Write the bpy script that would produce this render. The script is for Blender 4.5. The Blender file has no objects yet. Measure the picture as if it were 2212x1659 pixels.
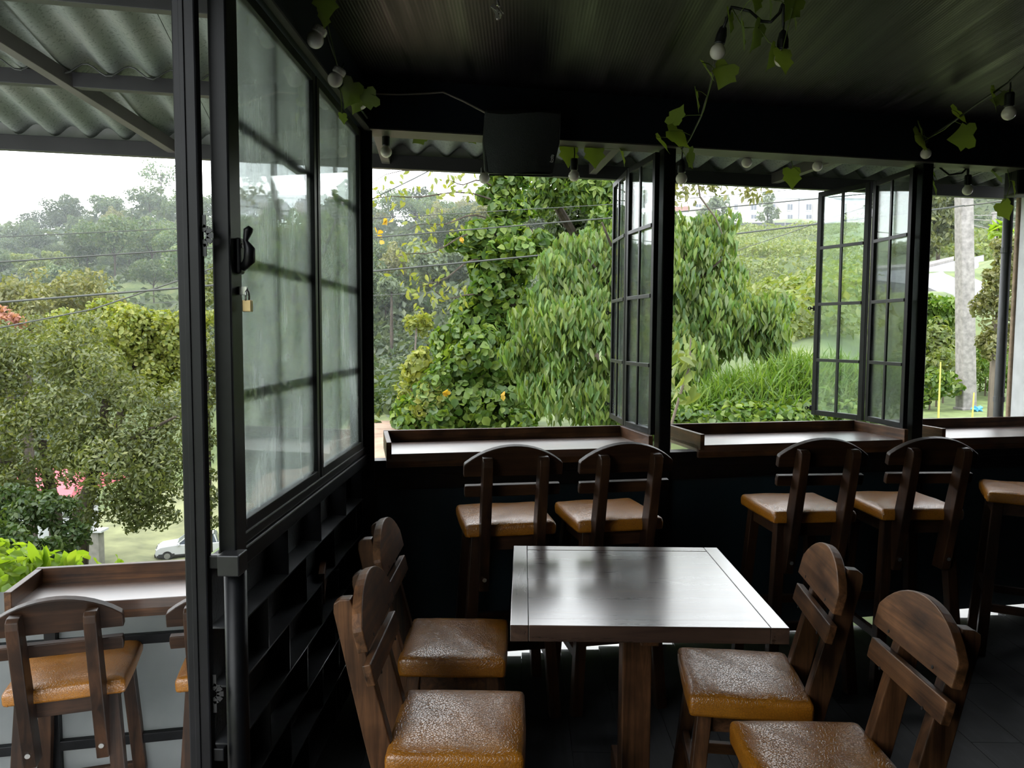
import bpy, bmesh, math, random
import numpy as np
from mathutils import Vector, Matrix, Euler

# ------------------------------------------------------------------ camera, sky, sun, exposure
C = bpy.context.scene.collection
scn = bpy.context.scene
W, H, FPX = 2212, 1659, 1600.0
YAW, PITCH, ROLL = math.radians(0.86), math.radians(3.9), math.radians(0.29)
EYE = Vector((0, 0, 1.5))
FW = Vector((-math.sin(YAW) * math.cos(PITCH), math.cos(YAW) * math.cos(PITCH), -math.sin(PITCH)))
R0 = Vector((math.cos(YAW), math.sin(YAW), 0)); U0 = R0.cross(FW)
RT = R0 * math.cos(ROLL) + U0 * math.sin(ROLL); UP = U0 * math.cos(ROLL) - R0 * math.sin(ROLL)
cam_d = bpy.data.cameras.new('camera'); cam = bpy.data.objects.new('camera', cam_d); C.objects.link(cam)
cam.matrix_world = Matrix(((RT.x, UP.x, -FW.x, EYE.x), (RT.y, UP.y, -FW.y, EYE.y), (RT.z, UP.z, -FW.z, EYE.z), (0, 0, 0, 1)))
cam_d.sensor_fit = 'HORIZONTAL'; cam_d.sensor_width = 36.0; cam_d.lens = 36.0 * FPX / W
cam_d.clip_start = 0.05; cam_d.clip_end = 2000
scn.camera = cam
scn.view_settings.view_transform = 'Standard'; scn.view_settings.look = 'None'
scn.view_settings.gamma = 1.0; scn.view_settings.use_curve_mapping = False
scn.view_settings.exposure = 0.0

world = bpy.data.worlds.new('overcast_sky'); scn.world = world; world.use_nodes = True
bg = world.node_tree.nodes['Background']
bg.inputs['Color'].default_value = (0.93, 0.97, 1.0, 1); bg.inputs['Strength'].default_value = 5.5
sun_d = bpy.data.lights.new('hazy_sun', 'SUN'); sun_d.energy = 3.4; sun_d.angle = math.radians(16); sun_d.color = (1.0, 0.94, 0.82)
sun = bpy.data.objects.new('hazy_sun', sun_d); C.objects.link(sun)
sun.rotation_euler = Vector((0.62, 0.10, -1.0)).to_track_quat('-Z', 'Y').to_euler()

rng = np.random.default_rng(7); random.seed(7)

def at(px, py, Y):
    d = FW + RT * ((px - W / 2) / FPX) - UP * ((py - H / 2) / FPX)
    return EYE + d * (Y / d.y)

# ------------------------------------------------------------------ materials
MATS = {}
KD = 0.68   # overall diffuse level of paints, wood and leaves under the bright sky
def nodes(name):
    m = bpy.data.materials.new(name); m.use_nodes = True
    nt = m.node_tree; b = nt.nodes['Principled BSDF']; MATS[name] = m
    return m, nt, b
def N(nt, t, **kw):
    n = nt.nodes.new(t)
    for k, v in kw.items():
        if k in n.inputs: n.inputs[k].default_value = v
        else: setattr(n, k, v)
    return n
def ramp(nt, stops):
    r = nt.nodes.new('ShaderNodeValToRGB'); e = r.color_ramp.elements
    while len(e) < len(stops): e.new(0.5)
    for i, (p, c) in enumerate(stops): e[i].position = p; e[i].color = (*c, 1) if len(c) == 3 else c
    return r
def coords(nt, scale=(1, 1, 1), kind='Object', rot=(0, 0, 0)):
    tc = nt.nodes.new('ShaderNodeTexCoord'); mp = nt.nodes.new('ShaderNodeMapping')
    mp.inputs['Scale'].default_value = scale; mp.inputs['Rotation'].default_value = rot
    nt.links.new(tc.outputs[kind], mp.inputs['Vector']); return mp.outputs['Vector']
def bump(nt, b, h, strength, dist):
    bp = N(nt, 'ShaderNodeBump', Strength=strength, Distance=dist)
    nt.links.new(h, bp.inputs['Height']); nt.links.new(bp.outputs['Normal'], b.inputs['Normal'])

def plain(name, col, rough=0.6, metal=0.0, noise=0.0, nscale=20.0, bmp=0.0, spec=0.5):
    m, nt, b = nodes(name); col = tuple(c * (1 if metal > .5 else KD) for c in col)
    b.inputs['Roughness'].default_value = rough; b.inputs['Metallic'].default_value = metal
    b.inputs['Specular IOR Level'].default_value = spec
    v = coords(nt); n = N(nt, 'ShaderNodeTexNoise', Scale=nscale, Detail=5.0)
    nt.links.new(v, n.inputs['Vector'])
    lo = tuple(max(0, c * (1 - noise)) for c in col); hi = tuple(min(1, c * (1 + noise)) for c in col)
    r = ramp(nt, [(0.3, lo), (0.7, hi)]); nt.links.new(n.outputs['Fac'], r.inputs['Fac'])
    nt.links.new(r.outputs['Color'], b.inputs['Base Color'])
    if bmp: bump(nt, b, n.outputs['Fac'], bmp, 0.003)
    return m

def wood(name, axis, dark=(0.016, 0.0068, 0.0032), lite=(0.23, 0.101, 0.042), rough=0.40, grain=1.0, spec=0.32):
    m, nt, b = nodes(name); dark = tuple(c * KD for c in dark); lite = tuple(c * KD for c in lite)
    s = [38, 38, 38]; s[axis] = 2.2
    v = coords(nt, tuple(x * grain for x in s))
    oi = nt.nodes.new('ShaderNodeObjectInfo')
    off = N(nt, 'ShaderNodeVectorMath', operation='ADD')
    sc = N(nt, 'ShaderNodeMath', operation='MULTIPLY'); sc.inputs[1].default_value = 30
    nt.links.new(oi.outputs['Random'], sc.inputs[0]); nt.links.new(v, off.inputs[0]); nt.links.new(sc.outputs[0], off.inputs[1])
    n1 = N(nt, 'ShaderNodeTexNoise', Scale=1.0, Detail=6.0, Roughness=0.65, Distortion=0.6); nt.links.new(off.outputs[0], n1.inputs['Vector'])
    v2 = coords(nt, (7, 7, 7)); n2 = N(nt, 'ShaderNodeTexNoise', Scale=1.0, Detail=3.0); nt.links.new(v2, n2.inputs['Vector'])
    mx = N(nt, 'ShaderNodeMix', data_type='FLOAT'); mx.inputs[0].default_value = 0.4
    nt.links.new(n1.outputs['Fac'], mx.inputs[2]); nt.links.new(n2.outputs['Fac'], mx.inputs[3])
    r = ramp(nt, [(0.37, dark), (0.52, tuple(a * .6 + c * .4 for a, c in zip(dark, lite))), (0.66, lite)])
    b.inputs['Specular IOR Level'].default_value = spec
    nt.links.new(mx.outputs[0], r.inputs['Fac']); nt.links.new(r.outputs['Color'], b.inputs['Base Color'])
    rr = N(nt, 'ShaderNodeMapRange'); rr.inputs[3].default_value = rough - 0.08; rr.inputs[4].default_value = rough + 0.14
    nt.links.new(n1.outputs['Fac'], rr.inputs[0]); nt.links.new(rr.outputs[0], b.inputs['Roughness'])
    bump(nt, b, n1.outputs['Fac'], 0.25, 0.0012)
    return m

for ax, nm in enumerate('xyz'):
    wood('wood_' + nm, ax)
wood('table_wood', 0, dark=(0.045, 0.024, 0.017), lite=(0.14, 0.082, 0.056), rough=0.27, spec=0.5)
wood('table_wood_cross', 1, dark=(0.045, 0.024, 0.017), lite=(0.14, 0.082, 0.056), rough=0.27, spec=0.5)
for q in ('table_wood', 'table_wood_cross'):
    MATS[q].node_tree.nodes['Principled BSDF'].inputs['Coat Weight'].default_value = 1.0; MATS[q].node_tree.nodes['Principled BSDF'].inputs['Coat Roughness'].default_value = 0.2
for ax, nm in enumerate('xyz'):
    wood('board_' + nm, ax, dark=(0.030, 0.012, 0.005), lite=(0.35, 0.155, 0.062), rough=0.42)
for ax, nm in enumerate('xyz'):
    wood('stool_' + nm, ax, dark=(0.011, 0.0048, 0.0024), lite=(0.085, 0.036, 0.015), rough=0.40)  # darker copy of the chair wood; shade on the stools put into colour
wood('tray_wood', 0, dark=(0.03, 0.012, 0.006), lite=(0.22, 0.105, 0.06), rough=0.4, spec=0.5)
q = MATS['tray_wood'].node_tree.nodes['Principled BSDF']; q.inputs['Coat Weight'].default_value = 1.0; q.inputs['Coat Roughness'].default_value = 0.35
wood('bark', 2, dark=(0.03, 0.024, 0.018), lite=(0.13, 0.10, 0.075), rough=0.9, grain=0.25)
wood('floor_plank', 1, dark=(0.020, 0.021, 0.023), lite=(0.065, 0.070, 0.076), rough=0.42)
plain('black_steel', (0.0055, 0.006, 0.0075), 0.40, 0.0, 0.4, 30, spec=0.25)
plain('grey_steel', (0.032, 0.033, 0.036), 0.33, 0.3, 0.3, 14)
plain('jamb_steel', (0.010, 0.010, 0.013), 0.42, 0.0, 0.3, 14, spec=0.25)
plain('ledge_steel_lit', (0.09, 0.094, 0.10), 0.34, 0.4, 0.3, 14)  # lighter than the uprights: light caught by the ledges put into colour
plain('backing', (0.022, 0.023, 0.025), 0.6, 0, 0.4, 90, 0.6)
plain('navy_beam', (0.012, 0.018, 0.030), 0.55, 0, 0.25, 5, spec=0.25)
plain('teal_panel', (0.017, 0.034, 0.043), 0.5, 0, 0.2, 3, spec=0.3)
plain('rough_black', (0.010, 0.011, 0.012), 0.75, 0, 0.4, 60, 0.6)
plain('chrome', (0.55, 0.55, 0.53), 0.25, 0.9, 0.1)
plain('brass', (0.42, 0.31, 0.16), 0.35, 0.8, 0.2)
plain('black_plastic', (0.009, 0.009, 0.011), 0.45)
plain('speaker_grille', (0.045, 0.047, 0.052), 0.5, 0.2, 0.2, 300, 0.5)
plain('bulb_white', (1.12, 1.02, 0.96), 0.18, 0, 0.03)
plain('white_print', (0.7, 0.68, 0.66), 0.5)
plain('cable_beige', (0.32, 0.26, 0.21), 0.6)
plain('plaster_white', (0.74, 0.74, 0.77), 0.85, 0, 0.10, 9, 0.9)
plain('mortar_tan', (0.36, 0.26, 0.18), 0.95, 0, 0.3, 25, 0.8)
plain('pipe_grey', (0.13, 0.13, 0.14), 0.55, 0, 0.15, 8)
plain('concrete', (0.33, 0.31, 0.295), 0.9, 0, 0.28, 14, 0.6)
plain('asphalt', (0.21, 0.21, 0.225), 0.9, 0, 0.08, 0.8)
plain('bounce_slab', (0.75, 0.74, 0.72), 0.8, 0, 0.1, 3)  # very pale, to throw light into the gap below the wall
plain('kerb', (0.33, 0.31, 0.29), 0.9, 0, 0.2, 3)
plain('soil', (0.28, 0.19, 0.13), 0.95, 0, 0.4, 3, 0.6)
plain('eave_steel', (0.036, 0.034, 0.038), 0.5, 0, 0.2, 6)
plain('eave_steel_light', (0.11, 0.095, 0.095), 0.55, 0, 0.2, 6)
plain('infill', (0.40, 0.41, 0.39), 0.9, 0, 0.2, 8)
plain('wire', (0.05, 0.055, 0.05), 0.5)
plain('house_white', (0.78, 0.79, 0.84), 0.85, 0, 0.03, 0.6)
plain('house_beige', (0.48, 0.44, 0.39), 0.85, 0, 0.05, 0.6)
plain('house_glass', (0.06, 0.08, 0.11), 0.15)
plain('fence_dark', (0.06, 0.065, 0.085), 0.8, 0, 0.3, 0.5)
plain('roof_red', (0.62, 0.12, 0.15), 0.8, 0, 0.2, 0.5)
plain('roof_tile', (0.33, 0.16, 0.13), 0.85, 0, 0.15, 0.5)
plain('car_white', (0.72, 0.74, 0.78), 0.25)
plain('car_trim', (0.02, 0.02, 0.022), 0.55)
plain('tyre', (0.012, 0.012, 0.012), 0.8)
plain('alloy', (0.35, 0.35, 0.37), 0.35, 0.8)
plain('stake_yellow', (0.62, 0.58, 0.12), 0.6)
plain('bag_blue', (0.08, 0.42, 0.75), 0.5)
plain('foil', (0.62, 0.60, 0.58), 0.28, 0.85)
plain('drywood', (0.16, 0.13, 0.10), 0.9, 0, 0.3, 2)

# leather
m, nt, b = nodes('leather')
v = coords(nt, (1, 1, 1)); vo = N(nt, 'ShaderNodeTexVoronoi', Scale=135.0, feature='DISTANCE_TO_EDGE')
n = N(nt, 'ShaderNodeTexNoise', Scale=9.0, Detail=3.0)
wp = N(nt, 'ShaderNodeTexNoise', Scale=60.0, Detail=2.0); wm = N(nt, 'ShaderNodeMix', data_type='VECTOR'); wm.inputs[0].default_value = 0.003
nt.links.new(v, wp.inputs['Vector']); nt.links.new(v, wm.inputs[4]); nt.links.new(wp.outputs['Color'], wm.inputs[5])
nt.links.new(wm.outputs[1], vo.inputs['Vector']); nt.links.new(v, n.inputs['Vector'])
r1 = ramp(nt, [(0.0, (0, 0, 0)), (0.12, (1, 1, 1))]); nt.links.new(vo.outputs['Distance'], r1.inputs['Fac'])
r2 = ramp(nt, [(0.3, (0.28, 0.098, 0.005)), (0.7, (0.37, 0.143, 0.011))]); nt.links.new(n.outputs['Fac'], r2.inputs['Fac'])
mx = N(nt, 'ShaderNodeMix', data_type='RGBA', blend_type='MULTIPLY'); mx.inputs[0].default_value = 0.35
nt.links.new(r2.outputs['Color'], mx.inputs[6]); nt.links.new(r1.outputs['Color'], mx.inputs[7]); nt.links.new(mx.outputs[2], b.inputs['Base Color'])
b.inputs['Roughness'].default_value = 0.28; b.inputs['Specular IOR Level'].default_value = 0.85
bump(nt, b, r1.outputs['Color'], 0.4, 0.0012)

# ceiling: dark ribbed PVC panels
m, nt, b = nodes('ceiling_panel')
v = coords(nt, (1, 1, 1)); wv = N(nt, 'ShaderNodeTexWave', Scale=26.0, Distortion=0.15, Detail=1.0); wv.bands_direction = 'X'
nt.links.new(v, wv.inputs['Vector'])
v2 = coords(nt, (22, 0.5, 1)); n = N(nt, 'ShaderNodeTexNoise', Scale=1.0, Detail=3.0); nt.links.new(v2, n.inputs['Vector'])
rr = N(nt, 'ShaderNodeMapRange'); rr.inputs[1].default_value = 0.3; rr.inputs[2].default_value = 0.7; rr.inputs[3].default_value = 0.30; rr.inputs[4].default_value = 0.55
nt.links.new(n.outputs['Fac'], rr.inputs[0]); nt.links.new(rr.outputs[0], b.inputs['Roughness'])
b.inputs['Base Color'].default_value = (0.0075, 0.0068, 0.0085, 1); b.inputs['Specular IOR Level'].default_value = 0.36; b.inputs['Specular Tint'].default_value = (1.0, 0.74, 0.98, 1)
bump(nt, b, wv.outputs['Fac'], 0.12, 0.003)

# weathered corrugated fibre-cement
m, nt, b = nodes('roof_sheet')
v = coords(nt, (1, 1, 1)); n = N(nt, 'ShaderNodeTexNoise', Scale=3.0, Detail=6.0); n2 = N(nt, 'ShaderNodeTexNoise', Scale=90.0, Detail=3.0)
nt.links.new(v, n.inputs['Vector']); nt.links.new(v, n2.inputs['Vector'])
r1 = ramp(nt, [(0.3, (0.12, 0.14, 0.12)), (0.5, (0.16, 0.178, 0.158)), (0.7, (0.20, 0.205, 0.182))]); nt.links.new(n.outputs['Fac'], r1.inputs['Fac'])
r2 = ramp(nt, [(0.32, (0.45, 0.47, 0.45)), (0.46, (1, 1, 1))]); nt.links.new(n2.outputs['Fac'], r2.inputs['Fac'])
mx = N(nt, 'ShaderNodeMix', data_type='RGBA', blend_type='MULTIPLY'); mx.inputs[0].default_value = 0.8
nt.links.new(r1.outputs['Color'], mx.inputs[6]); nt.links.new(r2.outputs['Color'], mx.inputs[7]); nt.links.new(mx.outputs[2], b.inputs['Base Color'])
b.inputs['Roughness'].default_value = 0.9; bump(nt, b, n2.outputs['Fac'], 0.3, 0.002)

# dusty glass
def glass(name, dirt):
    m = bpy.data.materials.new(name); m.use_nodes = True; nt = m.node_tree; nt.nodes.clear(); MATS[name] = m
    out = nt.nodes.new('ShaderNodeOutputMaterial')
    tr = N(nt, 'ShaderNodeBsdfTransparent'); tr.inputs['Color'].default_value = (0.90, 0.955, 0.945, 1)
    gl = N(nt, 'ShaderNodeBsdfGlossy', Roughness=0.02); fr = N(nt, 'ShaderNodeFresnel', IOR=1.5)
    k = N(nt, 'ShaderNodeMath', operation='MULTIPLY'); k.inputs[1].default_value = 0.85; k.use_clamp = True
    nt.links.new(fr.outputs[0], k.inputs[0])
    m1 = N(nt, 'ShaderNodeMixShader'); nt.links.new(k.outputs[0], m1.inputs[0]); nt.links.new(tr.outputs[0], m1.inputs[1]); nt.links.new(gl.outputs[0], m1.inputs[2])
    df = N(nt, 'ShaderNodeBsdfDiffuse'); df.inputs['Color'].default_value = (0.86, 0.90, 0.90, 1)
    tl = N(nt, 'ShaderNodeBsdfTranslucent'); tl.inputs['Color'].default_value = (0.86, 0.90, 0.90, 1)
    m2 = N(nt, 'ShaderNodeMixShader'); m2.inputs[0].default_value = 0.5; nt.links.new(df.outputs[0], m2.inputs[1]); nt.links.new(tl.outputs[0], m2.inputs[2])
    v = coords(nt, (1.2, 1.2, 1.2)); n = N(nt, 'ShaderNodeTexNoise', Scale=2.0, Detail=4.0, Distortion=1.5); nt.links.new(v, n.inputs['Vector'])
    v3 = coords(nt, (34, 34, 3), rot=(0.35, 0.2, 0)); n3 = N(nt, 'ShaderNodeTexNoise', Scale=1.0, Detail=1.5); nt.links.new(v3, n3.inputs['Vector'])
    mm = N(nt, 'ShaderNodeMath', operation='MULTIPLY'); nt.links.new(n.outputs['Fac'], mm.inputs[0]); nt.links.new(n3.outputs['Fac'], mm.inputs[1])
    mr = N(nt, 'ShaderNodeMapRange'); mr.inputs[1].default_value = 0.12; mr.inputs[2].default_value = 0.42; mr.inputs[3].default_value = dirt * 0.25; mr.inputs[4].default_value = dirt
    nt.links.new(mm.outputs[0], mr.inputs[0])
    m3 = N(nt, 'ShaderNodeMixShader'); nt.links.new(mr.outputs[0], m3.inputs[0]); nt.links.new(m1.outputs[0], m3.inputs[1]); nt.links.new(m2.outputs[0], m3.inputs[2])
    nt.links.new(m3.outputs[0], out.inputs[0])
glass('dusty_glass', 0.29)
glass('window_glass', 0.05)

# milky translucent sheet under the deck counter
m, nt, b = nodes('milky_sheet')
nt.nodes.remove(b); out = nt.nodes['Material Output']
df = N(nt, 'ShaderNodeBsdfDiffuse'); tl = N(nt, 'ShaderNodeBsdfTranslucent'); ms = N(nt, 'ShaderNodeMixShader'); ms.inputs[0].default_value = 0.62
v = coords(nt, (2.5, 2.5, 2.5)); n = N(nt, 'ShaderNodeTexNoise', Scale=1.0, Detail=5.0); nt.links.new(v, n.inputs['Vector'])
r1 = ramp(nt, [(0.3, (0.25, 0.265, 0.27)), (0.65, (0.35, 0.36, 0.36))]); nt.links.new(n.outputs['Fac'], r1.inputs['Fac'])
for q in (df, tl): nt.links.new(r1.outputs['Color'], q.inputs['Color'])
nt.links.new(df.outputs[0], ms.inputs[1]); nt.links.new(tl.outputs[0], ms.inputs[2]); nt.links.new(ms.outputs[0], out.inputs[0])

# leaves
def leafmat(name, cols, trans=0.35, rough=0.5, gloss=0.03, vary=0.0):
    m = bpy.data.materials.new(name); m.use_nodes = True; nt = m.node_tree; nt.nodes.clear(); MATS[name] = m
    out = nt.nodes.new('ShaderNodeOutputMaterial')
    g = nt.nodes.new('ShaderNodeNewGeometry'); oi = nt.nodes.new('ShaderNodeObjectInfo')
    ad = N(nt, 'ShaderNodeMath', operation='ADD'); nt.links.new(g.outputs['Random Per Island'], ad.inputs[0]); nt.links.new(oi.outputs['Random'], ad.inputs[1])
    fr = N(nt, 'ShaderNodeMath', operation='FRACT'); nt.links.new(ad.outputs[0], fr.inputs[0])
    k = len(cols); r = ramp(nt, [(i / (k - 1), tuple(q * KD for q in c)) for i, c in enumerate(cols)]); nt.links.new(fr.outputs[0], r.inputs['Fac'])
    df = N(nt, 'ShaderNodeBsdfDiffuse'); tl = N(nt, 'ShaderNodeBsdfTranslucent'); gl = N(nt, 'ShaderNodeBsdfGlossy', Roughness=rough)
    hv = N(nt, 'ShaderNodeHueSaturation'); vr = N(nt, 'ShaderNodeMapRange'); vr.inputs[3].default_value = 1.0 - vary; vr.inputs[4].default_value = 1.0 + vary
    nt.links.new(oi.outputs['Random'], vr.inputs[0]); nt.links.new(vr.outputs[0], hv.inputs['Value']); nt.links.new(r.outputs['Color'], hv.inputs['Color'])
    nt.links.new(hv.outputs['Color'], df.inputs['Color'])
    br = N(nt, 'ShaderNodeMix', data_type='RGBA', blend_type='MULTIPLY'); br.inputs[0].default_value = 1.0; br.inputs[7].default_value = (1.5, 1.5, 0.55, 1)
    nt.links.new(hv.outputs['Color'], br.inputs[6]); nt.links.new(br.outputs[2], tl.inputs['Color'])
    m1 = N(nt, 'ShaderNodeMixShader'); m1.inputs[0].default_value = trans; nt.links.new(df.outputs[0], m1.inputs[1]); nt.links.new(tl.outputs[0], m1.inputs[2])
    m2 = N(nt, 'ShaderNodeMixShader'); m2.inputs[0].default_value = gloss; nt.links.new(m1.outputs[0], m2.inputs[1]); nt.links.new(gl.outputs[0], m2.inputs[2])
    nt.links.new(m2.outputs[0], out.inputs[0])
leafmat('leaf_vine', [(0.048, 0.112, 0.018), (0.08, 0.16, 0.026), (0.14, 0.235, 0.035), (0.21, 0.29, 0.045), (0.062, 0.128, 0.025)])
leafmat('leaf_droop', [(0.07, 0.15, 0.035), (0.11, 0.21, 0.05), (0.17, 0.28, 0.055), (0.22, 0.29, 0.06), (0.12, 0.17, 0.05)], gloss=0.035)
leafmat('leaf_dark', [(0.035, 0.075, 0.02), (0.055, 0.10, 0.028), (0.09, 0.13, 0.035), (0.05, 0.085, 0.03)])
leafmat('leaf_left', [(0.075, 0.105, 0.032), (0.115, 0.145, 0.045), (0.17, 0.195, 0.055), (0.10, 0.12, 0.05), (0.22, 0.235, 0.06)], gloss=0.035)
leafmat('leaf_yellow', [(0.15, 0.20, 0.04), (0.24, 0.28, 0.055), (0.31, 0.32, 0.06), (0.17, 0.225, 0.05)])
leafmat('leaf_hill', [(0.05, 0.095, 0.04), (0.075, 0.125, 0.055), (0.115, 0.16, 0.065), (0.085, 0.125, 0.07), (0.15, 0.19, 0.07)], vary=0.45)
leafmat('leaf_pale', [(0.14, 0.19, 0.11), (0.20, 0.25, 0.15), (0.11, 0.16, 0.09)])
leafmat('leaf_slope', [(0.11, 0.17, 0.045), (0.18, 0.24, 0.065), (0.25, 0.30, 0.085), (0.14, 0.19, 0.06), (0.29, 0.31, 0.11)])
leafmat('leaf_grass', [(0.075, 0.165, 0.022), (0.12, 0.225, 0.03), (0.185, 0.28, 0.045), (0.10, 0.185, 0.028)])
leafmat('leaf_lime', [(0.20, 0.34, 0.03), (0.27, 0.41, 0.04), (0.32, 0.44, 0.05)], trans=0.45)
leafmat('leaf_garland', [(0.22, 0.29, 0.09), (0.27, 0.35, 0.11), (0.31, 0.38, 0.14)], trans=0.45)
leafmat('leaf_pink', [(0.42, 0.17, 0.13), (0.50, 0.25, 0.19), (0.38, 0.16, 0.12)])
leafmat('leaf_olive', [(0.15, 0.16, 0.06), (0.21, 0.22, 0.09), (0.26, 0.25, 0.10), (0.11, 0.14, 0.05)])
leafmat('leaf_orange', [(0.55, 0.33, 0.04), (0.62, 0.42, 0.06)])

# terrain material
m, nt, b = nodes('terrain')
v = coords(nt, (1, 1, 1)); n = N(nt, 'ShaderNodeTexNoise', Scale=0.5, Detail=7.0, Roughness=0.7); nt.links.new(v, n.inputs['Vector'])
r1 = ramp(nt, [(0.3, (0.035, 0.052, 0.018)), (0.5, (0.07, 0.10, 0.031)), (0.62, (0.12, 0.145, 0.05)), (0.75, (0.16, 0.12, 0.08))])
nt.links.new(n.outputs['Fac'], r1.inputs['Fac']); nt.links.new(r1.outputs['Color'], b.inputs['Base Color']); b.inputs['Roughness'].default_value = 0.95
plain('meadow', (0.20, 0.215, 0.105), 0.95, 0, 0.35, 0.6)
plain('lawn', (0.15, 0.205, 0.065), 0.95, 0, 0.35, 5)

# ------------------------------------------------------------------ mesh helpers
class MB:
    def __init__(self): self.v = []; self.f = []
    def add(self, vs, fs):
        o = len(self.v); self.v += [tuple(p) for p in vs]; self.f += [tuple(i + o for i in f) for f in fs]; return self
    def box(self, c, s, M=None):
        c = Vector(c); h = Vector(s) / 2
        P = [Vector((x * h.x, y * h.y, z * h.z)) for x in (-1, 1) for y in (-1, 1) for z in (-1, 1)]
        P = [(M @ p if M else p) + c for p in P]
        return self.add(P, [(0, 1, 3, 2), (4, 6, 7, 5), (0, 4, 5, 1), (2, 3, 7, 6), (0, 2, 6, 4), (1, 5, 7, 3)])
    def bar(self, a, b, w, d, ref=(0, 0, 1), w2=None, d2=None):
        # rectangular bar from a to b; w along ref-cross axis, d along the other
        a = Vector(a); b = Vector(b); t = (b - a).normalized(); ref = Vector(ref)
        if abs(t.dot(ref)) > 0.98: ref = Vector((1, 0, 0))
        x = t.cross(ref).normalized(); y = x.cross(t).normalized()
        w2 = w if w2 is None else w2; d2 = d if d2 is None else d2
        P = []
        for q, ww, dd in ((a, w, d), (b, w2, d2)):
            for sx, sy in ((-1, -1), (1, -1), (1, 1), (-1, 1)): P.append(q + x * (sx * ww / 2) + y * (sy * dd / 2))
        return self.add(P, [(3, 2, 1, 0), (4, 5, 6, 7), (0, 1, 5, 4), (1, 2, 6, 5), (2, 3, 7, 6), (3, 0, 4, 7)])
    def prism(self, poly, a, ex):
        # poly: 3d points (ring), extruded by vector ex
        n = len(poly); ex = Vector(ex); P = [Vector(p) for p in poly]; Q = [p + ex for p in P]
        fs = [tuple(range(n - 1, -1, -1)), tuple(range(n, 2 * n))] + [(i, (i + 1) % n, n + (i + 1) % n, n + i) for i in range(n)]
        return self.add(P + Q, fs)
    def tube(self, pts, r, seg=8, cap=True):
        pts = [Vector(p) for p in pts]; n = len(pts); rs = r if isinstance(r, (list, tuple)) else [r] * n
        P = []; up = None
        for i, p in enumerate(pts):
            t = (pts[min(i + 1, n - 1)] - pts[max(i - 1, 0)]).normalized()
            if up is None:
                up = Vector((0, 0, 1)) if abs(t.z) < 0.9 else Vector((1, 0, 0))
            x = t.cross(up)
            if x.length < 1e-4: x = t.cross(Vector((0.3, 1, 0.2)))
            x.normalize(); y = x.cross(t).normalized(); up = y
            for k in range(seg):
                a = 2 * math.pi * k / seg; P.append(p + (x * math.cos(a) + y * math.sin(a)) * rs[i])
        fs = []
        for i in range(n - 1):
            for k in range(seg):
                k2 = (k + 1) % seg; fs.append((i * seg + k, i * seg + k2, (i + 1) * seg + k2, (i + 1) * seg + k))
        if cap: fs += [tuple(range(seg - 1, -1, -1)), tuple(range((n - 1) * seg, n * seg))]
        return self.add(P, fs)
    def lathe(self, prof, seg=16, M=None):
        # prof: list of (r, z)
        P = []; n = len(prof)
        for r, z in prof:
            for k in range(seg):
                a = 2 * math.pi * k / seg; p = Vector((r * math.cos(a), r * math.sin(a), z)); P.append(M @ p if M else p)
        fs = [(i * seg + k, i * seg + (k + 1) % seg, (i + 1) * seg + (k + 1) % seg, (i + 1) * seg + k) for i in range(n - 1) for k in range(seg)]
        fs += [tuple(range(seg - 1, -1, -1)), tuple(range((n - 1) * seg, n * seg))]
        return self.add(P, fs)
    def build(self, name, mat, parent=None, bev=0.0, smooth=False, segs=2):
        me = bpy.data.meshes.new(name); me.from_pydata(self.v, [], self.f); me.validate(); me.update()
        bm = bmesh.new(); bm.from_mesh(me); bmesh.ops.recalc_face_normals(bm, faces=bm.faces); bm.to_mesh(me); bm.free()
        return mk(name, me, mat, parent, bev, smooth, segs)

def mk(name, me, mat, parent=None, bev=0.0, smooth=False, segs=2):
    if mat: me.materials.clear(); me.materials.append(MATS[mat])
    o = bpy.data.objects.new(name, me); C.objects.link(o)
    if parent: o.parent = parent
    if bev:
        md = o.modifiers.new('bevel', 'BEVEL'); md.width = bev; md.segments = segs; md.limit_method = 'ANGLE'
    if smooth:
        for p in me.polygons: p.use_smooth = True
    return o
def tag(o, label, cat, group=None, kind=None):
    o['label'] = label; o['category'] = cat
    if group: o['group'] = group
    if kind: o['kind'] = kind
    return o
def thing(name, label, cat, loc=(0, 0, 0), rz=0.0, group=None, kind=None):
    o = bpy.data.objects.new(name, None); C.objects.link(o); o.location = loc; o.rotation_euler = (0, 0, rz)
    o.empty_display_size = 0.1
    return tag(o, label, cat, group, kind)
def copy_tree(o, parent=None):
    c = o.copy(); C.objects.link(c); c.parent = parent
    for ch in list(o.children): copy_tree(ch, c)
    return c
def dup(o, label, loc, rz, group=None):
    c = copy_tree(o); c.location = loc; c.rotation_euler = (0, 0, rz); c['label'] = label
    if group: c['group'] = group
    return c
def box(name, c, s, mat, parent=None, bev=0.0, M=None): return MB().box(c, s, M).build(name, mat, parent, bev)

# window-wall frame: s along the wall, n outwards
WA = Vector((-0.69, 3.257, 0)); WB = Vector((2.64, 4.0, 0)); WT = (WB - WA).normalized(); WN = Vector((-WT.y, WT.x, 0))
WANG = math.atan2(WT.y, WT.x); WM = Matrix.Rotation(WANG, 3, 'Z')
def wp(s, n, z): return WA + WT * s + WN * n + Vector((0, 0, z))
def wbox(name, s0, s1, n0, n1, z0, z1, mat, parent=None, bev=0.0):
    # geometry in wall-local axes so that grain follows the wall
    o = MB().box((0, 0, 0), (s1 - s0, n1 - n0, z1 - z0)).build(name, mat, parent, bev)
    o.location = wp((s0 + s1) / 2, (n0 + n1) / 2, (z0 + z1) / 2); o.rotation_euler = (0, 0, WANG)
    return o
BEAM_B, BEAM_T = 2.37, 2.585
DECK = -0.42

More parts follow.
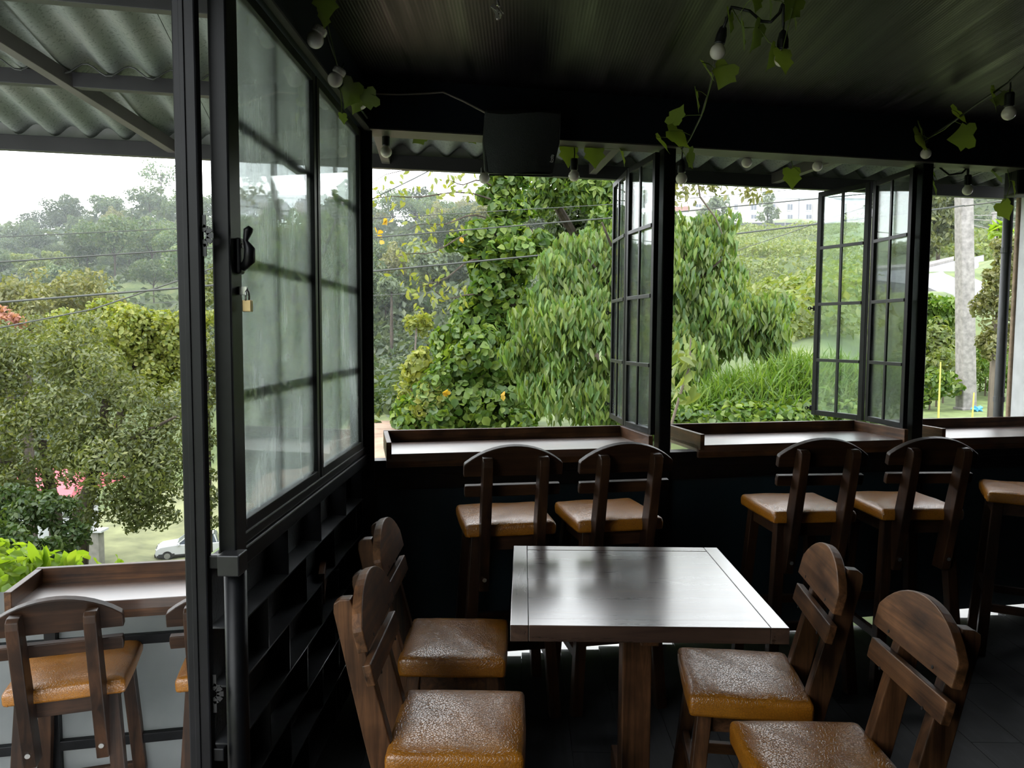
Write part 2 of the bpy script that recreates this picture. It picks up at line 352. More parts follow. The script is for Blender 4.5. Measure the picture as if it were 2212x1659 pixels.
# ------------------------------------------------------------------ the room
# floor of long planks
fl = MB().add([(-0.74, -3.5, -0.03), (4.6, -3.5, -0.03), (4.6, 4.42, -0.03), (-0.74, 3.235, -0.03), (-0.74, -3.5, -0.06), (4.6, -3.5, -0.06), (4.6, 4.42, -0.06), (-0.74, 3.235, -0.06)],
    [(0, 1, 2, 3), (7, 6, 5, 4), (0, 4, 5, 1), (1, 5, 6, 2), (2, 6, 7, 3), (3, 7, 4, 0)]).build('floor', 'rough_black')
tag(fl, 'dark grey plank floor under the table and stools', 'floor', kind='structure')
pl_mesh = None
PWID, PLEN = 0.185, 1.22
for i in range(29):
    x = -0.74 + PWID * (i + 0.5)
    if x > 4.55: break
    y = -1.0 + (i * 0.47) % PLEN - PLEN
    ymax = 3.245 + (x - PWID / 2 + 0.69) * 0.223
    while y < ymax - 0.05:
        y1 = min(y + PLEN, ymax)
        if y1 - y > PLEN - 1e-3:
            if pl_mesh is None:
                o = MB().box((0, 0, -0.015), (PWID - 0.002, PLEN - 0.002, 0.03)).build('plank', 'floor_plank', fl); pl_mesh = o.data
            else:
                o = bpy.data.objects.new('plank', pl_mesh); C.objects.link(o); o.parent = fl
            o.location = (x, y + PLEN / 2, 0)
        else:
            o = MB().box((0, 0, -0.015), (PWID - 0.002, y1 - y - 0.002, 0.03)).build('plank', 'floor_plank', fl); o.location = (x, (y + y1) / 2, 0)
        y = y1
# dark ceiling of ribbed panels
ce = MB().add([(-0.86, -3.5, 2.58), (4.6, -3.5, 2.58), (4.6, 4.45, 2.58), (-0.86, 3.22, 2.58), (-0.86, -3.5, 2.66), (4.6, -3.5, 2.66), (4.6, 4.45, 2.66), (-0.86, 3.22, 2.66)],
    [(3, 2, 1, 0), (4, 5, 6, 7), (0, 1, 5, 4), (1, 2, 6, 5), (2, 3, 7, 6), (3, 0, 4, 7)]).build('ceiling', 'ceiling_panel')
tag(ce, 'near black ribbed ceiling with a dull sheen', 'ceiling', kind='structure')
# unseen sides of the room
wr = box('wall_right', (4.66, 0.4, 1.25), (0.12, 8.0, 2.75), 'rough_black'); tag(wr, 'dark side wall of the dining room', 'wall', kind='structure')
wl2 = box('wall_light_block', (-0.76, -1.75, 1.25), (0.12, 3.6, 2.75), 'rough_black'); tag(wl2, 'dark unseen wall added behind the deck doorway to block light', 'wall', kind='structure')  # unseen wall added to hold side light off the stools
wf = box('wall_front', (1.93, -3.56, 1.25), (5.4, 0.12, 2.75), 'rough_black'); tag(wf, 'dark wall at the back of the dining room', 'wall', kind='structure')

# window wall: rails, posts, panels
wb = thing('wall_back', 'dark teal panelled parapet wall below the folding windows', 'wall', kind='structure')
wbox('sill_rail', -0.05, 5.6, -0.03, 0.05, 0.865, 0.935, 'black_steel', wb, 0.003)
for i, (s0, s1) in enumerate(((0.03, 1.366), (1.425, 2.756), (2.817, 4.2), (4.2, 5.6))):
    wbox('panel', s0, s1, 0.0, 0.02, 0.03, 0.865, 'teal_panel', wb)
    wbox('panel_frame', s0, s1, -0.02, 0.01, 0.80, 0.865, 'black_steel', wb, 0.002)
for s0, s1, nm in ((-0.03, 0.03, 'corner_post'), (1.366, 1.425, 'post'), (2.756, 2.817, 'post'), (4.2, 4.26, 'post')):
    wbox(nm, s0, s1, -0.035, 0.03, 0.0, BEAM_B + 0.01, 'black_steel', wb, 0.004)
wbox('corner_filler', -0.14, 0.0, -0.02, 0.03, 0.0, 0.96, 'black_steel', wb)
ap = wbox('gap_reflector', -0.1, 5.6, 0.022, 0.95, -0.10, -0.03, 'bounce_slab'); tag(ap, 'pale slab added just outside the window wall to brighten the floor gap', 'ground', kind='structure')  # added slab; its pale top brightens the gap under the wall
bt = wbox('trim_1', -0.16, 5.6, -0.06, 0.06, BEAM_B, BEAM_T, 'navy_beam', None, 0.003)
tag(bt, 'black boxed beam above the folding windows', 'beam', kind='structure')
lip = wbox('trim_2', 0.0, 3.42, -0.062, 0.062, BEAM_B - 0.006, BEAM_B, 'eave_steel_light', None)
tag(lip, 'thin pale edge strip under the beam over the windows', 'trim', kind='structure')
bl = box('trim_3', (-0.755, -0.1, (BEAM_B + BEAM_T) / 2), (0.15, 6.7, BEAM_T - BEAM_B), 'navy_beam', None, 0.003)
tag(bl, 'black boxed beam above the glazed partition', 'beam', kind='structure')
al = box('trim_4', (-0.672, 2.4, BEAM_B - 0.004), (0.022, 1.66, 0.008), 'eave_steel_light', None)  # pale colour stands for light caught on the steel angle
tag(al, 'steel angle under the partition beam, pale with painted-in caught light', 'trim', kind='structure')

# ---- left partition: lower steel grid wall with two glazed lights above
PX = -0.69
pt = thing('wall_left', 'low black steel partition with staggered brick-pattern ledges', 'wall', kind='structure')
MB().box((PX - 0.085, 2.50, 0.47), (0.015, 1.46, 0.94)).build('backing_board', 'backing', pt)
MB().box((PX - 0.025, 2.50, 0.945), (0.06, 1.46, 0.045)).build('top_rail', 'black_steel', pt, 0.004)
MB().box((PX - 0.02, 2.50, 0.985), (0.035, 1.46, 0.03)).build('glazing_rail', 'black_steel', pt, 0.004)
zc = [0.03 + 0.1485 * k for k in range(7)]
ledge = MB().box((PX - 0.045, 2.50, 0), (0.07, 1.46, 0.005)).build('ledge', 'ledge_steel_lit', pt)
for k in range(6):
    o = ledge if k == 0 else bpy.data.objects.new('ledge', ledge.data)
    if k: C.objects.link(o); o.parent = pt
    o.location.z = zc[k]
upr = None
for k in range(6):
    off = 0.38 if k % 2 else 0.20
    y = 1.79 + off
    while y < 3.2:
        if upr is None: upr = MB().box((PX - 0.045, 0, 0), (0.07, 0.006, 0.1425)).build('upright', 'grey_steel', pt); o = upr
        else: o = bpy.data.objects.new('upright', upr.data); C.objects.link(o); o.parent = pt
        o.location = (0, y, zc[k] + 0.0743); y += 0.36
MB().box((PX - 0.035, 3.215, 1.19), (0.05, 0.045, 2.36)).build('end_post', 'black_steel', pt, 0.004)
MB().box((-0.7005, 1.7525, 1.67), (0.043, 0.065, 1.42)).build('pivot_post', 'black_steel', pt, 0.004)
MB().box((-0.683, 1.705, 0.957), (0.052, 0.055, 0.05)).build('pivot_block', 'grey_steel', pt, 0.003)
MB().tube([(-0.683, 1.72, 0.0), (-0.683, 1.72, 0.94)], 0.026, 20).build('pivot_tube', 'black_steel', pt, smooth=True)
MB().box((-0.70, 1.77, 0.47), (0.03, 0.05, 0.94)).build('end_stile', 'black_steel', pt, 0.002)
for z in (0.965, 0.50):
    MB().box((-0.725, 1.69, z), (0.045, 0.02, 0.032)).build('hinge_arm', 'black_steel', pt, 0.003)

def leaf_window(name, label, mat, segs, z0, z1, t=0.024, fw=0.03, nrow=4, mw=0.018):
    """glazed steel leaves along plan segments [(p,q),...]"""
    root = thing(name, label, 'window', kind='structure')
    for p, q in segs:
        p = Vector(p); q = Vector(q); d = (q - p).normalized(); nrm = Vector((-d.y, d.x, 0)); L = (q - p).length
        Z = Vector((0, 0, 1))
        def b(nm, u0, u1, za, zb, tt, m, off=0.0, bv=0.002):
            mm = Matrix((d, nrm, Z)).transposed()
            return MB().box(p + d * ((u0 + u1) / 2) + Z * ((za + zb) / 2) + nrm * off, (u1 - u0, tt, zb - za), mm).build(nm, m, root, bv)
        b('stile', 0, fw, z0, z1, t, 'black_steel'); b('stile', L - fw, L, z0, z1, t, 'black_steel')
        b('rail', fw, L - fw, z0, z0 + fw, t, 'black_steel'); b('rail', fw, L - fw, z1 - fw, z1, t, 'black_steel')
        b('pane', fw - 0.006, L - fw + 0.006, z0 + fw - 0.006, z1 - fw + 0.006, 0.004, mat, 0.0, 0)
        for k in range(1, nrow):
            z = z0 + (z1 - z0) * k / nrow
            b('muntin', fw, L - fw, z - mw / 2, z + mw / 2, 0.010, 'grey_steel', LEAF_OFF, 0.001)
        b('muntin', L / 2 - mw * .45, L / 2 + mw * .45, z0 + fw, z1 - fw, 0.010, 'grey_steel', LEAF_OFF - 0.001, 0.001)
        for z in (z0 + 0.10, z1 - 0.10):
            MB().tube([q + Z * (z - 0.03), q + Z * (z + 0.03)], 0.008, 8).build('hinge', 'black_steel', root, smooth=True)
    return root
LEAF_OFF = 0.011
w3 = leaf_window('window_1', 'tall dusty glass lights of the partition beside the deck', 'dusty_glass',
    [((PX - 0.02, 1.80, 0), (PX - 0.02, 2.51, 0)), ((PX - 0.02, 2.525, 0), (PX - 0.02, 3.19, 0))], 1.0, 2.355, t=0.03, fw=0.03, mw=0.03)
LEAF_OFF = 0.011
w1 = leaf_window('window_2', 'open bifold window leaves beside the drooping tree', 'window_glass',
    [(wp(1.335, -0.03, 0), wp(1.330, 0.325, 0)), (wp(1.335, 0.345, 0), wp(1.385, 0.70, 0))], 1.02, 2.345)
w2 = leaf_window('window_3', 'open bifold window leaves between the grassy mound and the concrete pole', 'window_glass',
    [(wp(2.715, -0.03, 0), wp(2.755, 0.32, 0)), (wp(2.745, 0.335, 0), wp(2.655, 0.675, 0))], 1.02, 2.345)
# small bolts on the free leaves
for root, (s, n), zs in ((w1, (1.387, 0.71), (1.10, 1.62)), (w2, (2.652, 0.685), (1.06, 1.66))):
    for z in zs:
        p = wp(s, n, z)
        mb = MB().tube([p + Vector((0.0, 0, -0.015)), p + Vector((0, 0, 0.015))], 0.010, 8)
        mb.tube([p + Vector((-0.028, 0.0, 0)), p + Vector((0.01, 0, 0))], 0.004, 6)
        mb.tube([p + Vector((-0.028, 0, -0.01)) + Vector((0.009 * math.cos(a), 0, 0.009 * math.sin(a) + 0.01)) for a in np.linspace(0, 6.28, 9)], 0.003, 6, False)
        mb.build('slide_bolt', 'black_steel', root)

# jamb post of the deck opening
jp = thing('door_1', 'grey steel jamb post of the deck doorway beside the partition', 'post', (-0.7545, 1.683, 0), kind='structure')
MB().box((0, 0, 1.13), (0.053, 0.026, 2.92)).build('jamb', 'jamb_steel', jp, 0.004)
MB().box((-0.004, -0.014, 1.13), (0.012, 0.004, 2.92)).build('jamb_rib', 'jamb_steel', jp, 0.0015)
for z in (1.717, 0.649):
    pts = [(0.028, 0, z + 0.046), (0.028, 0, z + 0.018), (0.038, 0, z + 0.014), (0.045, 0, z + 0.006), (0.045, 0, z - 0.006), (0.038, 0, z - 0.014), (0.028, 0, z - 0.018), (0.028, 0, z - 0.046)]
    mb = MB()
    for a, b2 in zip(pts[:-1], pts[1:]): mb.bar(a, b2, 0.016, 0.003, (0, 1, 0))
    mb.build('strap', 'grey_steel', jp)

# ---- eave roof over windows and deck
rf = thing('roof', 'corrugated grey fibre-cement eave roof on a steel frame', 'roof', kind='structure')
SL = 0.115
def zr(n): return 2.47 + SL * (0.80 - n)
PIT = 0.163
sh_n0, sh_n1 = -2.6, 0.86
def sheet(s0, s1, dz):
    k = int((s1 - s0) / PIT * 12); mb = MB(); P = []
    for i in range(k + 1):
        s = s0 + (s1 - s0) * i / k; h = 0.027 * math.sin(2 * math.pi * s / PIT) + dz
        for n in (sh_n0 if s < -0.15 else -0.02, sh_n1): 
            for t in (0, 0.007): P.append(wp(s, n, zr(n) + 0.03 + h + t))
    F = []
    for i in range(k):
        a = i * 4; c = a + 4
        F += [(a, a + 2, c + 2, c), (a + 1, c + 1, c + 3, a + 3), (a + 2, a + 3, c + 3, c + 2), (a, c, c + 1, a + 1)]
    F += [(0, 1, 3, 2), (k * 4, k * 4 + 2, k * 4 + 3, k * 4 + 1)]
    o = mb.add(P, F).build('corrugated_sheet', 'roof_sheet', rf, smooth=True)
    md = o.modifiers.new('es', 'EDGE_SPLIT'); md.split_angle = math.radians(50)
edges = [-3.6, -2.65, -1.70, -0.78, -0.15, 0.86, 1.80, 2.75, 3.70, 4.6]
for i, (a, b2) in enumerate(zip(edges[:-1], edges[1:])): sheet(a, b2 + (0.05 if i != 3 else 0), 0.004 * (i % 2))
def purlin(nm, n, s0, s1, hh, mat='eave_steel', up=0.0):
    o = wbox(nm, s0, s1, n - 0.02, n + 0.02, zr(n) - hh, zr(n) + up, mat, rf, 0.002); return o
purlin('fascia', 0.80, -3.6, 4.6, 0.085, up=-0.012)
o = wbox('infill', -3.6, 4.6, 0.825, 0.845, zr(0.835) - 0.05, zr(0.835) + 0.058, 'infill', rf)
purlin('purlin', 0.08, -3.6, -0.16, 0.06)
purlin('purlin', -0.58, -3.6, -0.16, 0.06)
purlin('purlin', -1.3, -3.6, -0.16, 0.06)
def rafter(sa, na, sb, nb):
    a = wp(sa, na, zr(na) - 0.035); b2 = wp(sb, nb, zr(nb) - 0.035)
    MB().bar(a, b2, 0.045, 0.06).build('rafter', 'eave_steel_light', rf, 0.002)
rafter(-1.60, -1.2, -0.95, 0.79); rafter(0.02, 0.07, 0.12, 0.79); rafter(1.28, 0.07, 1.28, 0.79); rafter(2.66, 0.07, 2.42, 0.79); rafter(-3.0, -2.0, -3.0, 0.79)
mb = MB()
pts = [wp(s, 0.02 , zr(0.02) - 0.006 + 0.022 * math.sin(2 * math.pi * s / PIT)) for s in np.linspace(-1.6, -0.3, 60)]
MB().tube(pts, 0.0035, 6).build('roof_wire', 'wire', rf)

# ---- deck outside
dk = box('deck_floor', (-2.0, 0.0, DECK - 0.04), (2.65, 5.6, 0.08), 'concrete'); tag(dk, 'grey concrete floor of the side deck', 'floor', kind='structure')
rl = thing('wall_deck', 'milky translucent sheets in a black steel railing below the deck counter', 'wall', kind='structure')
def dw(name, s0, s1, n0, n1, z0, z1, mat, bev=0.0): return wbox(name, s0, s1, n0, n1, z0, z1, mat, rl, bev)
dn = -0.402
for s0, s1 in ((-2.6, -1.66), (-1.62, -1.16), (-1.12, -0.63), (-0.59, -0.14)): dw('sheet', s0, s1, dn, dn + 0.006, DECK + 0.02, 0.56, 'milky_sheet')
for s in (-2.62, -1.64, -1.14, -0.61, -0.14): dw('upright', s - 0.02, s + 0.02, dn - 0.03, dn + 0.01, DECK, 0.58, 'black_steel', 0.002)
for z in (0.36, -0.02, DECK + 0.03): dw('crossbar', -2.62, -0.14, dn - 0.028, dn - 0.002, z - 0.018, z + 0.018, 'black_steel', 0.002)

# ---- counters
def tray(name, label, s0, s1, n0, n1, z, rim_l=True, rim_r=True, side='both'):
    root = thing(name, label, 'counter', wp((s0 + s1) / 2, (n0 + n1) / 2, z), WANG)
    L = s1 - s0; D = n1 - n0
    MB().box((0, 0, -0.02), (L, D, 0.035)).build('board', 'tray_wood', root, 0.002)
    MB().box((0, -D / 2 + 0.012, -0.037), (L, 0.022, 0.055)).build('front_edge', 'wood_x', root, 0.002)
    MB().box((0, D / 2 - 0.011, 0.022), (L, 0.022, 0.062)).build('back_rim', 'wood_x', root, 0.002)
    if rim_l: MB().box((-L / 2 + 0.011, -0.008, 0.014), (0.022, D + 0.012, 0.075)).build('side_rim', 'wood_y', root, 0.002)
    if rim_r: MB().box((L / 2 - 0.011, -0.008, 0.014), (0.022, D + 0.012, 0.075)).build('side_rim', 'wood_y', root, 0.002)
    return root
tray('window_counter', 'long dark wood drinks ledge with raised rim below the vine tree window', 0.08, 1.315, -0.07, 0.325, 0.972)
tray('window_counter', 'dark wood drinks ledge with raised rim in front of the grassy mound', 1.56, 2.70, -0.06, 0.34, 0.972)
tray('window_counter', 'dark wood drinks ledge below the window with the concrete pole', 2.90, 4.15, -0.06, 0.34, 0.972)
tray('deck_counter', 'dark wood drinks ledge on the deck railing beside bright green plants', -1.17, -0.16, -0.68, -0.43, 0.602)

# ------------------------------------------------------------------ chairs and stools
def cushion(parent, cx, ztop, half, th):
    mb = MB(); n = 14; P = []; F = []
    prof = [(-0.002, -th), (0.0, -th * 0.85), (0.001, -th * 0.4), (0.0, -0.012), (-0.003, -0.0045), (-0.009, -0.0005)]
    ring = []
    def sq(t, h, r=0.018):
        # rounded-square outline point for parameter 0..1
        per = 4; u = t * per; k = int(u) % 4; f = u - int(u)
        return k, f
    outline = []
    m = 10
    cr = 0.011
    for k, (sx, sy) in enumerate(((1, 1), (-1, 1), (-1, -1), (1, -1))):
        c0 = Vector((sx * (half - cr), sy * (half - cr)))
        for j in range(4):
            a = math.pi / 2 * (k + j / 3.0); outline.append((c0, Vector((math.cos(a), math.sin(a))) * cr))
        nx = [(-1, 1), (-1, -1), (1, -1), (1, 1)][k]; c1 = Vector((nx[0] * (half - cr), nx[1] * (half - cr)))
        a = math.pi / 2 * (k + 1)
        for j in range(1, m):
            f = j / m; outline.append((c0.lerp(c1, f), Vector((math.cos(a), math.sin(a))) * (cr + 0.003 * math.sin(math.pi * f))))
    no = len(outline)
    for off, z in prof:
        for c0, v in outline:
            q = c0 + v; q = q * (1 + off / half); P.append((cx + q.x, q.y, ztop + z))
    for i in range(len(prof) - 1):
        for k in range(no): F.append((i * no + k, i * no + (k + 1) % no, (i + 1) * no + (k + 1) % no, (i + 1) * no + k))
    last = (len(prof) - 1) * no
    for sc, z in ((0.95, 0.0025), (0.8, 0.005), (0.55, 0.007), (0.25, 0.008)):
        base = len(P)
        for c0, v in outline:
            q = (c0 + v) * ((half - 0.009) / half) * sc; P.append((cx + q.x, q.y, ztop + z + 0.0015 * math.sin(q.x * 40 + q.y * 30)))
        for k in range(no): F.append((last + k, last + (k + 1) % no, base + (k + 1) % no, base + k))
        last = base
    P.append((cx, 0, ztop + 0.0083)); ci = len(P) - 1
    for k in range(no): F.append((last + k, last + (k + 1) % no, ci))
    F.append(tuple(range(no - 1, -1, -1)))
    o = mb.add(P, F).build('seat_cushion', 'leather', parent, smooth=True)
    for sx in (-1, 1):
        for sy in (-1, 1):
            e = half - 0.004
            MB().tube([(cx + sx * e, sy * (e - 0.012), ztop - th), (cx + sx * (e + 0.002), sy * (e - 0.012), ztop - th * 0.5), (cx + sx * (e - 0.001), sy * (e - 0.013), ztop - 0.012)], [0.004, 0.0035, 0.002], 6).build('corner_fold', 'leather', o, smooth=True)
    return o

def make_seat(name, label, cat, seat_z, th, board, slat, post, leg_top, leg_out, rail_z, tilt=0.24, half=0.172, wd='wood', bd='board'):
    root = thing(name, label, cat)
    cushion(root, 0, seat_z - 0.012, half, th - 0.012)
    zf = seat_z - th
    mb = MB()
    for sy in (-1, 1): mb.box((0, sy * 0.125, zf - 0.03), (0.29, 0.025, 0.06))
    for sx in (-1, 1): mb.box((sx * 0.132, 0, zf - 0.03), (0.025, 0.225, 0.06))
    mb.build('seat_frame', wd + '_y', root, 0.002)
    # leaning back posts
    x0 = -half - 0.030
    def px_(z): return x0 - tilt * (z - seat_z)
    for sy in (-1, 1):
        y = sy * 0.102
        mb = MB()
        za, zb = post
        ring = []
        for z, hw in ((za, 0.034), (seat_z, 0.033), (zb - 0.035, 0.027)):
            ring.append((z, hw))
        rearf = [(px_(z) - hw, z) for z, hw in ring]; frontf = [(px_(z) + hw, z) for z, hw in ring]
        top = [(px_(zb) - 0.018, zb - 0.012), (px_(zb) - 0.004, zb - 0.002), (px_(zb) + 0.024, zb)]
        poly = frontf[:1] + frontf[1:] + [top[2], top[1], top[0]] + rearf[::-1]
        mb.prism([(x, y - 0.018, z) for x, z in poly], None, (0, 0.036, 0)).build('back_post', wd + '_z', root, 0.003)
    # arched board and slat on the front of the posts
    tv = Vector((-tilt, 0, 1)).normalized(); fv = Vector((1, 0, tilt)).normalized()
    def plate(nm, zc, poly, thick, mat):
        hwz = 0.027 if zc > seat_z + 0.3 else 0.029
        o = Vector((px_(zc) + hwz, 0, zc))
        P = [o + tv * v + Vector((0, u, 0)) for u, v in poly]
        q = MB().prism(P, None, fv * thick).build(nm, mat, root, 0.003)
        for sy in (-1, 1):
            c = o + fv * (thick + 0.0004) + Vector((0, sy * 0.102, 0)) + tv * (0.012 if nm == 'back_board' else 0.0)
            MB().tube([c - fv * 0.002, c + fv * 0.0006], 0.0045, 8).build('screw_hole', 'black_plastic', q)
        return q
    z0, z1 = board; hb = (z1 - z0) / math.cos(math.atan(tilt)); we = 0.182; he = hb * 0.40
    arc = [(-we, 0.0), (we, 0.0), (we, he * 0.9)]
    Rr = (we * we + (hb - he) ** 2) / (2 * (hb - he))
    for k in range(0, 15):
        u = we * 0.985 * (1 - 2 * k / 14); arc.append((u, hb - Rr + math.sqrt(Rr * Rr - u * u)))
    arc.append((-we, he * 0.9))
    plate('back_board', z0, arc, 0.026, bd + '_y')
    z0, z1 = slat; hs = z1 - z0
    plate('back_slat', z0, [(-0.176, 0), (0.176, 0), (0.178, hs * 0.5), (0.176, hs), (-0.176, hs), (-0.178, hs * 0.5)], 0.022, bd + '_y')
    # splayed legs
    for sx in (-1, 1):
        for sy in (-1, 1):
            MB().bar((sx * leg_top, sy * leg_top, zf - 0.002), (sx * leg_out, sy * leg_out, 0), 0.042, 0.042, (1, 0, 0)).build('leg', wd + '_z', root, 0.003)
    def lp(z): return leg_out + (leg_top - leg_out) * z / zf
    for k, z in enumerate(rail_z):
        p = lp(z)
        for sgn in (-1, 1):
            if k % 2 == 0: MB().bar((-p, sgn * p, z), (p, sgn * p, z), 0.022, 0.035).build('stretcher', wd + '_x', root, 0.002)
            else: MB().bar((sgn * p, -p, z), (sgn * p, p, z), 0.022, 0.035).build('stretcher', wd + '_y', root, 0.002)
    # bolts at the foot of the posts
    for sy in (-1, 1):
        z = post[0] + 0.05; x = px_(z) - 0.034
        MB().tube([(x - 0.006, sy * 0.102, z), (x + 0.004, sy * 0.102, z)], 0.008, 10).build('bolt', 'chrome', root, smooth=False)
    return root

GC = 'dining chairs around the square table'; GS = 'bar stools along the window ledges'
ch = make_seat('dining_chair', 'wooden chair with tan cushion at the table, beside the steel partition, side of the pivot post', 'chair', 0.48, 0.072, (0.725, 0.868), (0.64, 0.695), (0.24, 0.838), 0.125, 0.165, (0.14, 0.19))
ch.location = (-0.163, 1.915, 0); ch['group'] = GC
ch['label'] = 'brown wooden chair with arched back and tan cushion, next to the partition pivot post'
dup(ch, 'brown wooden chair with tan cushion, between partition and table, below the window corner', (-0.222, 2.455, 0), 0.0, GC)
dup(ch, 'brown wooden chair pushed under the table edge opposite the partition, near the window stools', (0.672, 2.215, 0), math.radians(180 - 6), GC)
dup(ch, 'brown wooden chair pulled out from the table, opposite the chair by the pivot post', (0.732, 1.765, 0), math.radians(180 + 0), GC)

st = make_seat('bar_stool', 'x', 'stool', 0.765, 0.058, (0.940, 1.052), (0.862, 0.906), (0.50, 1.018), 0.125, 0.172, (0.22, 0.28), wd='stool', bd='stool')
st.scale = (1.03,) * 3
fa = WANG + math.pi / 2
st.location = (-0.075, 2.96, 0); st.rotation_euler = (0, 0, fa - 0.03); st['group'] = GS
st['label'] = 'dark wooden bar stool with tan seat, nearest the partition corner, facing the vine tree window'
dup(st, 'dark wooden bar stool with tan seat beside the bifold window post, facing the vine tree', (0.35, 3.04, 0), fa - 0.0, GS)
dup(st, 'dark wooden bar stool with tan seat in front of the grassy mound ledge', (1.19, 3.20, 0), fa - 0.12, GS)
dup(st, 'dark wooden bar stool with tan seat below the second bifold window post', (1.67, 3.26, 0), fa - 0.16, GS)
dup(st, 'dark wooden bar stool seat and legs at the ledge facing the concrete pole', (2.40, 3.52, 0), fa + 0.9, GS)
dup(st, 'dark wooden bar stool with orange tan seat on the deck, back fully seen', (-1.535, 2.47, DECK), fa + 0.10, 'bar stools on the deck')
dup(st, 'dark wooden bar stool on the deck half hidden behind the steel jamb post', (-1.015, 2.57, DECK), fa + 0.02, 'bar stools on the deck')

# ------------------------------------------------------------------ table
tb = thing('dining_table', 'square dark wood pedestal table with glossy framed top', 'table', (0.329, 2.221, 0))
h = 0.359; ew = 0.048
MB().box((0, 0, 0.728), (2 * h - 2 * ew - 0.001, 2 * h - 2 * ew - 0.001, 0.042)).build('top_panel', 'table_wood', tb, 0.0006)
for sgn in (-1, 1):
    MB().box((0, sgn * (h - ew / 2), 0.7285), (2 * h - 2 * ew - 0.001, ew - 0.001, 0.043)).build('edge_strip', 'table_wood', tb, 0.0015)
    MB().box((sgn * (h - ew / 2), 0, 0.7285), (ew - 0.001, 2 * h, 0.043)).build('edge_strip', 'table_wood_cross', tb, 0.0015)
MB().box((0.02, 0.0, 0.355), (0.088, 0.088, 0.71)).build('pedestal', 'wood_z', tb, 0.004)
for a in (0, 1):
    MB().box((0.02, 0, 0.68), ((0.52, 0.05, 0.05) if a else (0.05, 0.52, 0.05))).build('top_brace', 'wood_x' if a else 'wood_y', tb, 0.003)
    MB().box((0.02, 0, 0.035), ((0.56, 0.07, 0.07) if a else (0.07, 0.56, 0.07))).build('foot', 'wood_x' if a else 'wood_y', tb, 0.004)

# ------------------------------------------------------------------ leaves, trees, terrain
def unit(a): return a / np.maximum(np.linalg.norm(a, axis=1, keepdims=True), 1e-9)
def leaf_geo(P, Nn, L, aspect=0.5, droop=0.0, fold=0.25, hexa=False, jit=0.6):
    """arrays of leaf vertices/faces: P centres, Nn outward normals, L lengths"""
    n = len(P); L = np.broadcast_to(np.asarray(L, float), (n,))[:, None]
    nn = unit(Nn + jit * rng.normal(size=(n, 3)))
    d = unit(np.cross(nn, rng.normal(size=(n, 3))))
    d = unit(d + np.array([0, 0, -droop])); s = unit(np.cross(d, nn)); nn = unit(np.cross(s, d))
    w = L * aspect
    if hexa:
        vs = [P - d * L * .5, P - d * L * .3 + s * w * .42 + nn * w * fold * .6, P + d * L * .02 + s * w * .5 + nn * w * fold, P + d * L * .5 - nn * L * .06,
              P + d * L * .02 - s * w * .5 + nn * w * fold, P - d * L * .3 - s * w * .42 + nn * w * fold * .6]
        k = 6; F = [(0, 1, 2), (0, 2, 3), (0, 3, 4), (0, 4, 5)]
    else:
        vs = [P - d * L * .5, P + s * w * .5 - d * L * .06 + nn * w * fold, P + d * L * .5, P - s * w * .5 - d * L * .06 + nn * w * fold]
        k = 4; F = [(0, 1, 2), (0, 2, 3)]
    V = np.stack(vs, 1).reshape(-1, 3)
    fs = (np.arange(n)[:, None, None] * k + np.array(F)[None]).reshape(-1, 3)
    return V, fs
def np_mesh(name, V, F):
    me = bpy.data.meshes.new(name); V = np.asarray(V, np.float32); F = np.asarray(F, np.int32)
    me.vertices.add(len(V)); me.vertices.foreach_set('co', V.ravel())
    me.loops.add(F.size); me.loops.foreach_set('vertex_index', F.ravel())
    me.polygons.add(len(F)); me.polygons.foreach_set('loop_start', np.arange(0, F.size, F.shape[1], dtype=np.int32))
    me.update(calc_edges=True); return me
def leaf_obj(name, P, Nn, L, mat, parent=None, **kw):
    V, F = leaf_geo(np.asarray(P, float), np.asarray(Nn, float), L, **kw)
    o = mk(name, np_mesh(name, V, F), mat, parent); o['kind'] = 'stuff'; return o
def sphere_dirs(n, up=0.0):
    d = rng.normal(size=(n, 3)); d[:, 2] += up; return unit(d)
def blob_pts(blobs, n, shell=0.3, up=0.25, lump=0):
    """blobs: (x,y,z,rx,ry,rz)"""
    B = np.array(blobs, float)
    if lump:
        S = []
        for b in B:
            S.append(np.concatenate([b[:3], b[3:] * .8]))
            for _ in range(lump):
                d = sphere_dirs(1, .2)[0]; k = .28 + .25 * rng.random(); S.append(np.concatenate([b[:3] + d * b[3:] * (.65 + .4 * rng.random()), np.full(3, b[3:].mean() * k)]))
        B = np.array(S)
    a = (B[:, 3] * B[:, 5]) + (B[:, 3] * B[:, 4]); a /= a.sum()
    k = rng.choice(len(B), n, p=a); d = sphere_dirs(n, up); r = 1 - shell * rng.random((n, 1)) ** 1.5
    return B[k, :3] + d * r * B[k, 3:], unit(d / B[k, 3:] * B[k, 3:].mean(1, keepdims=True))
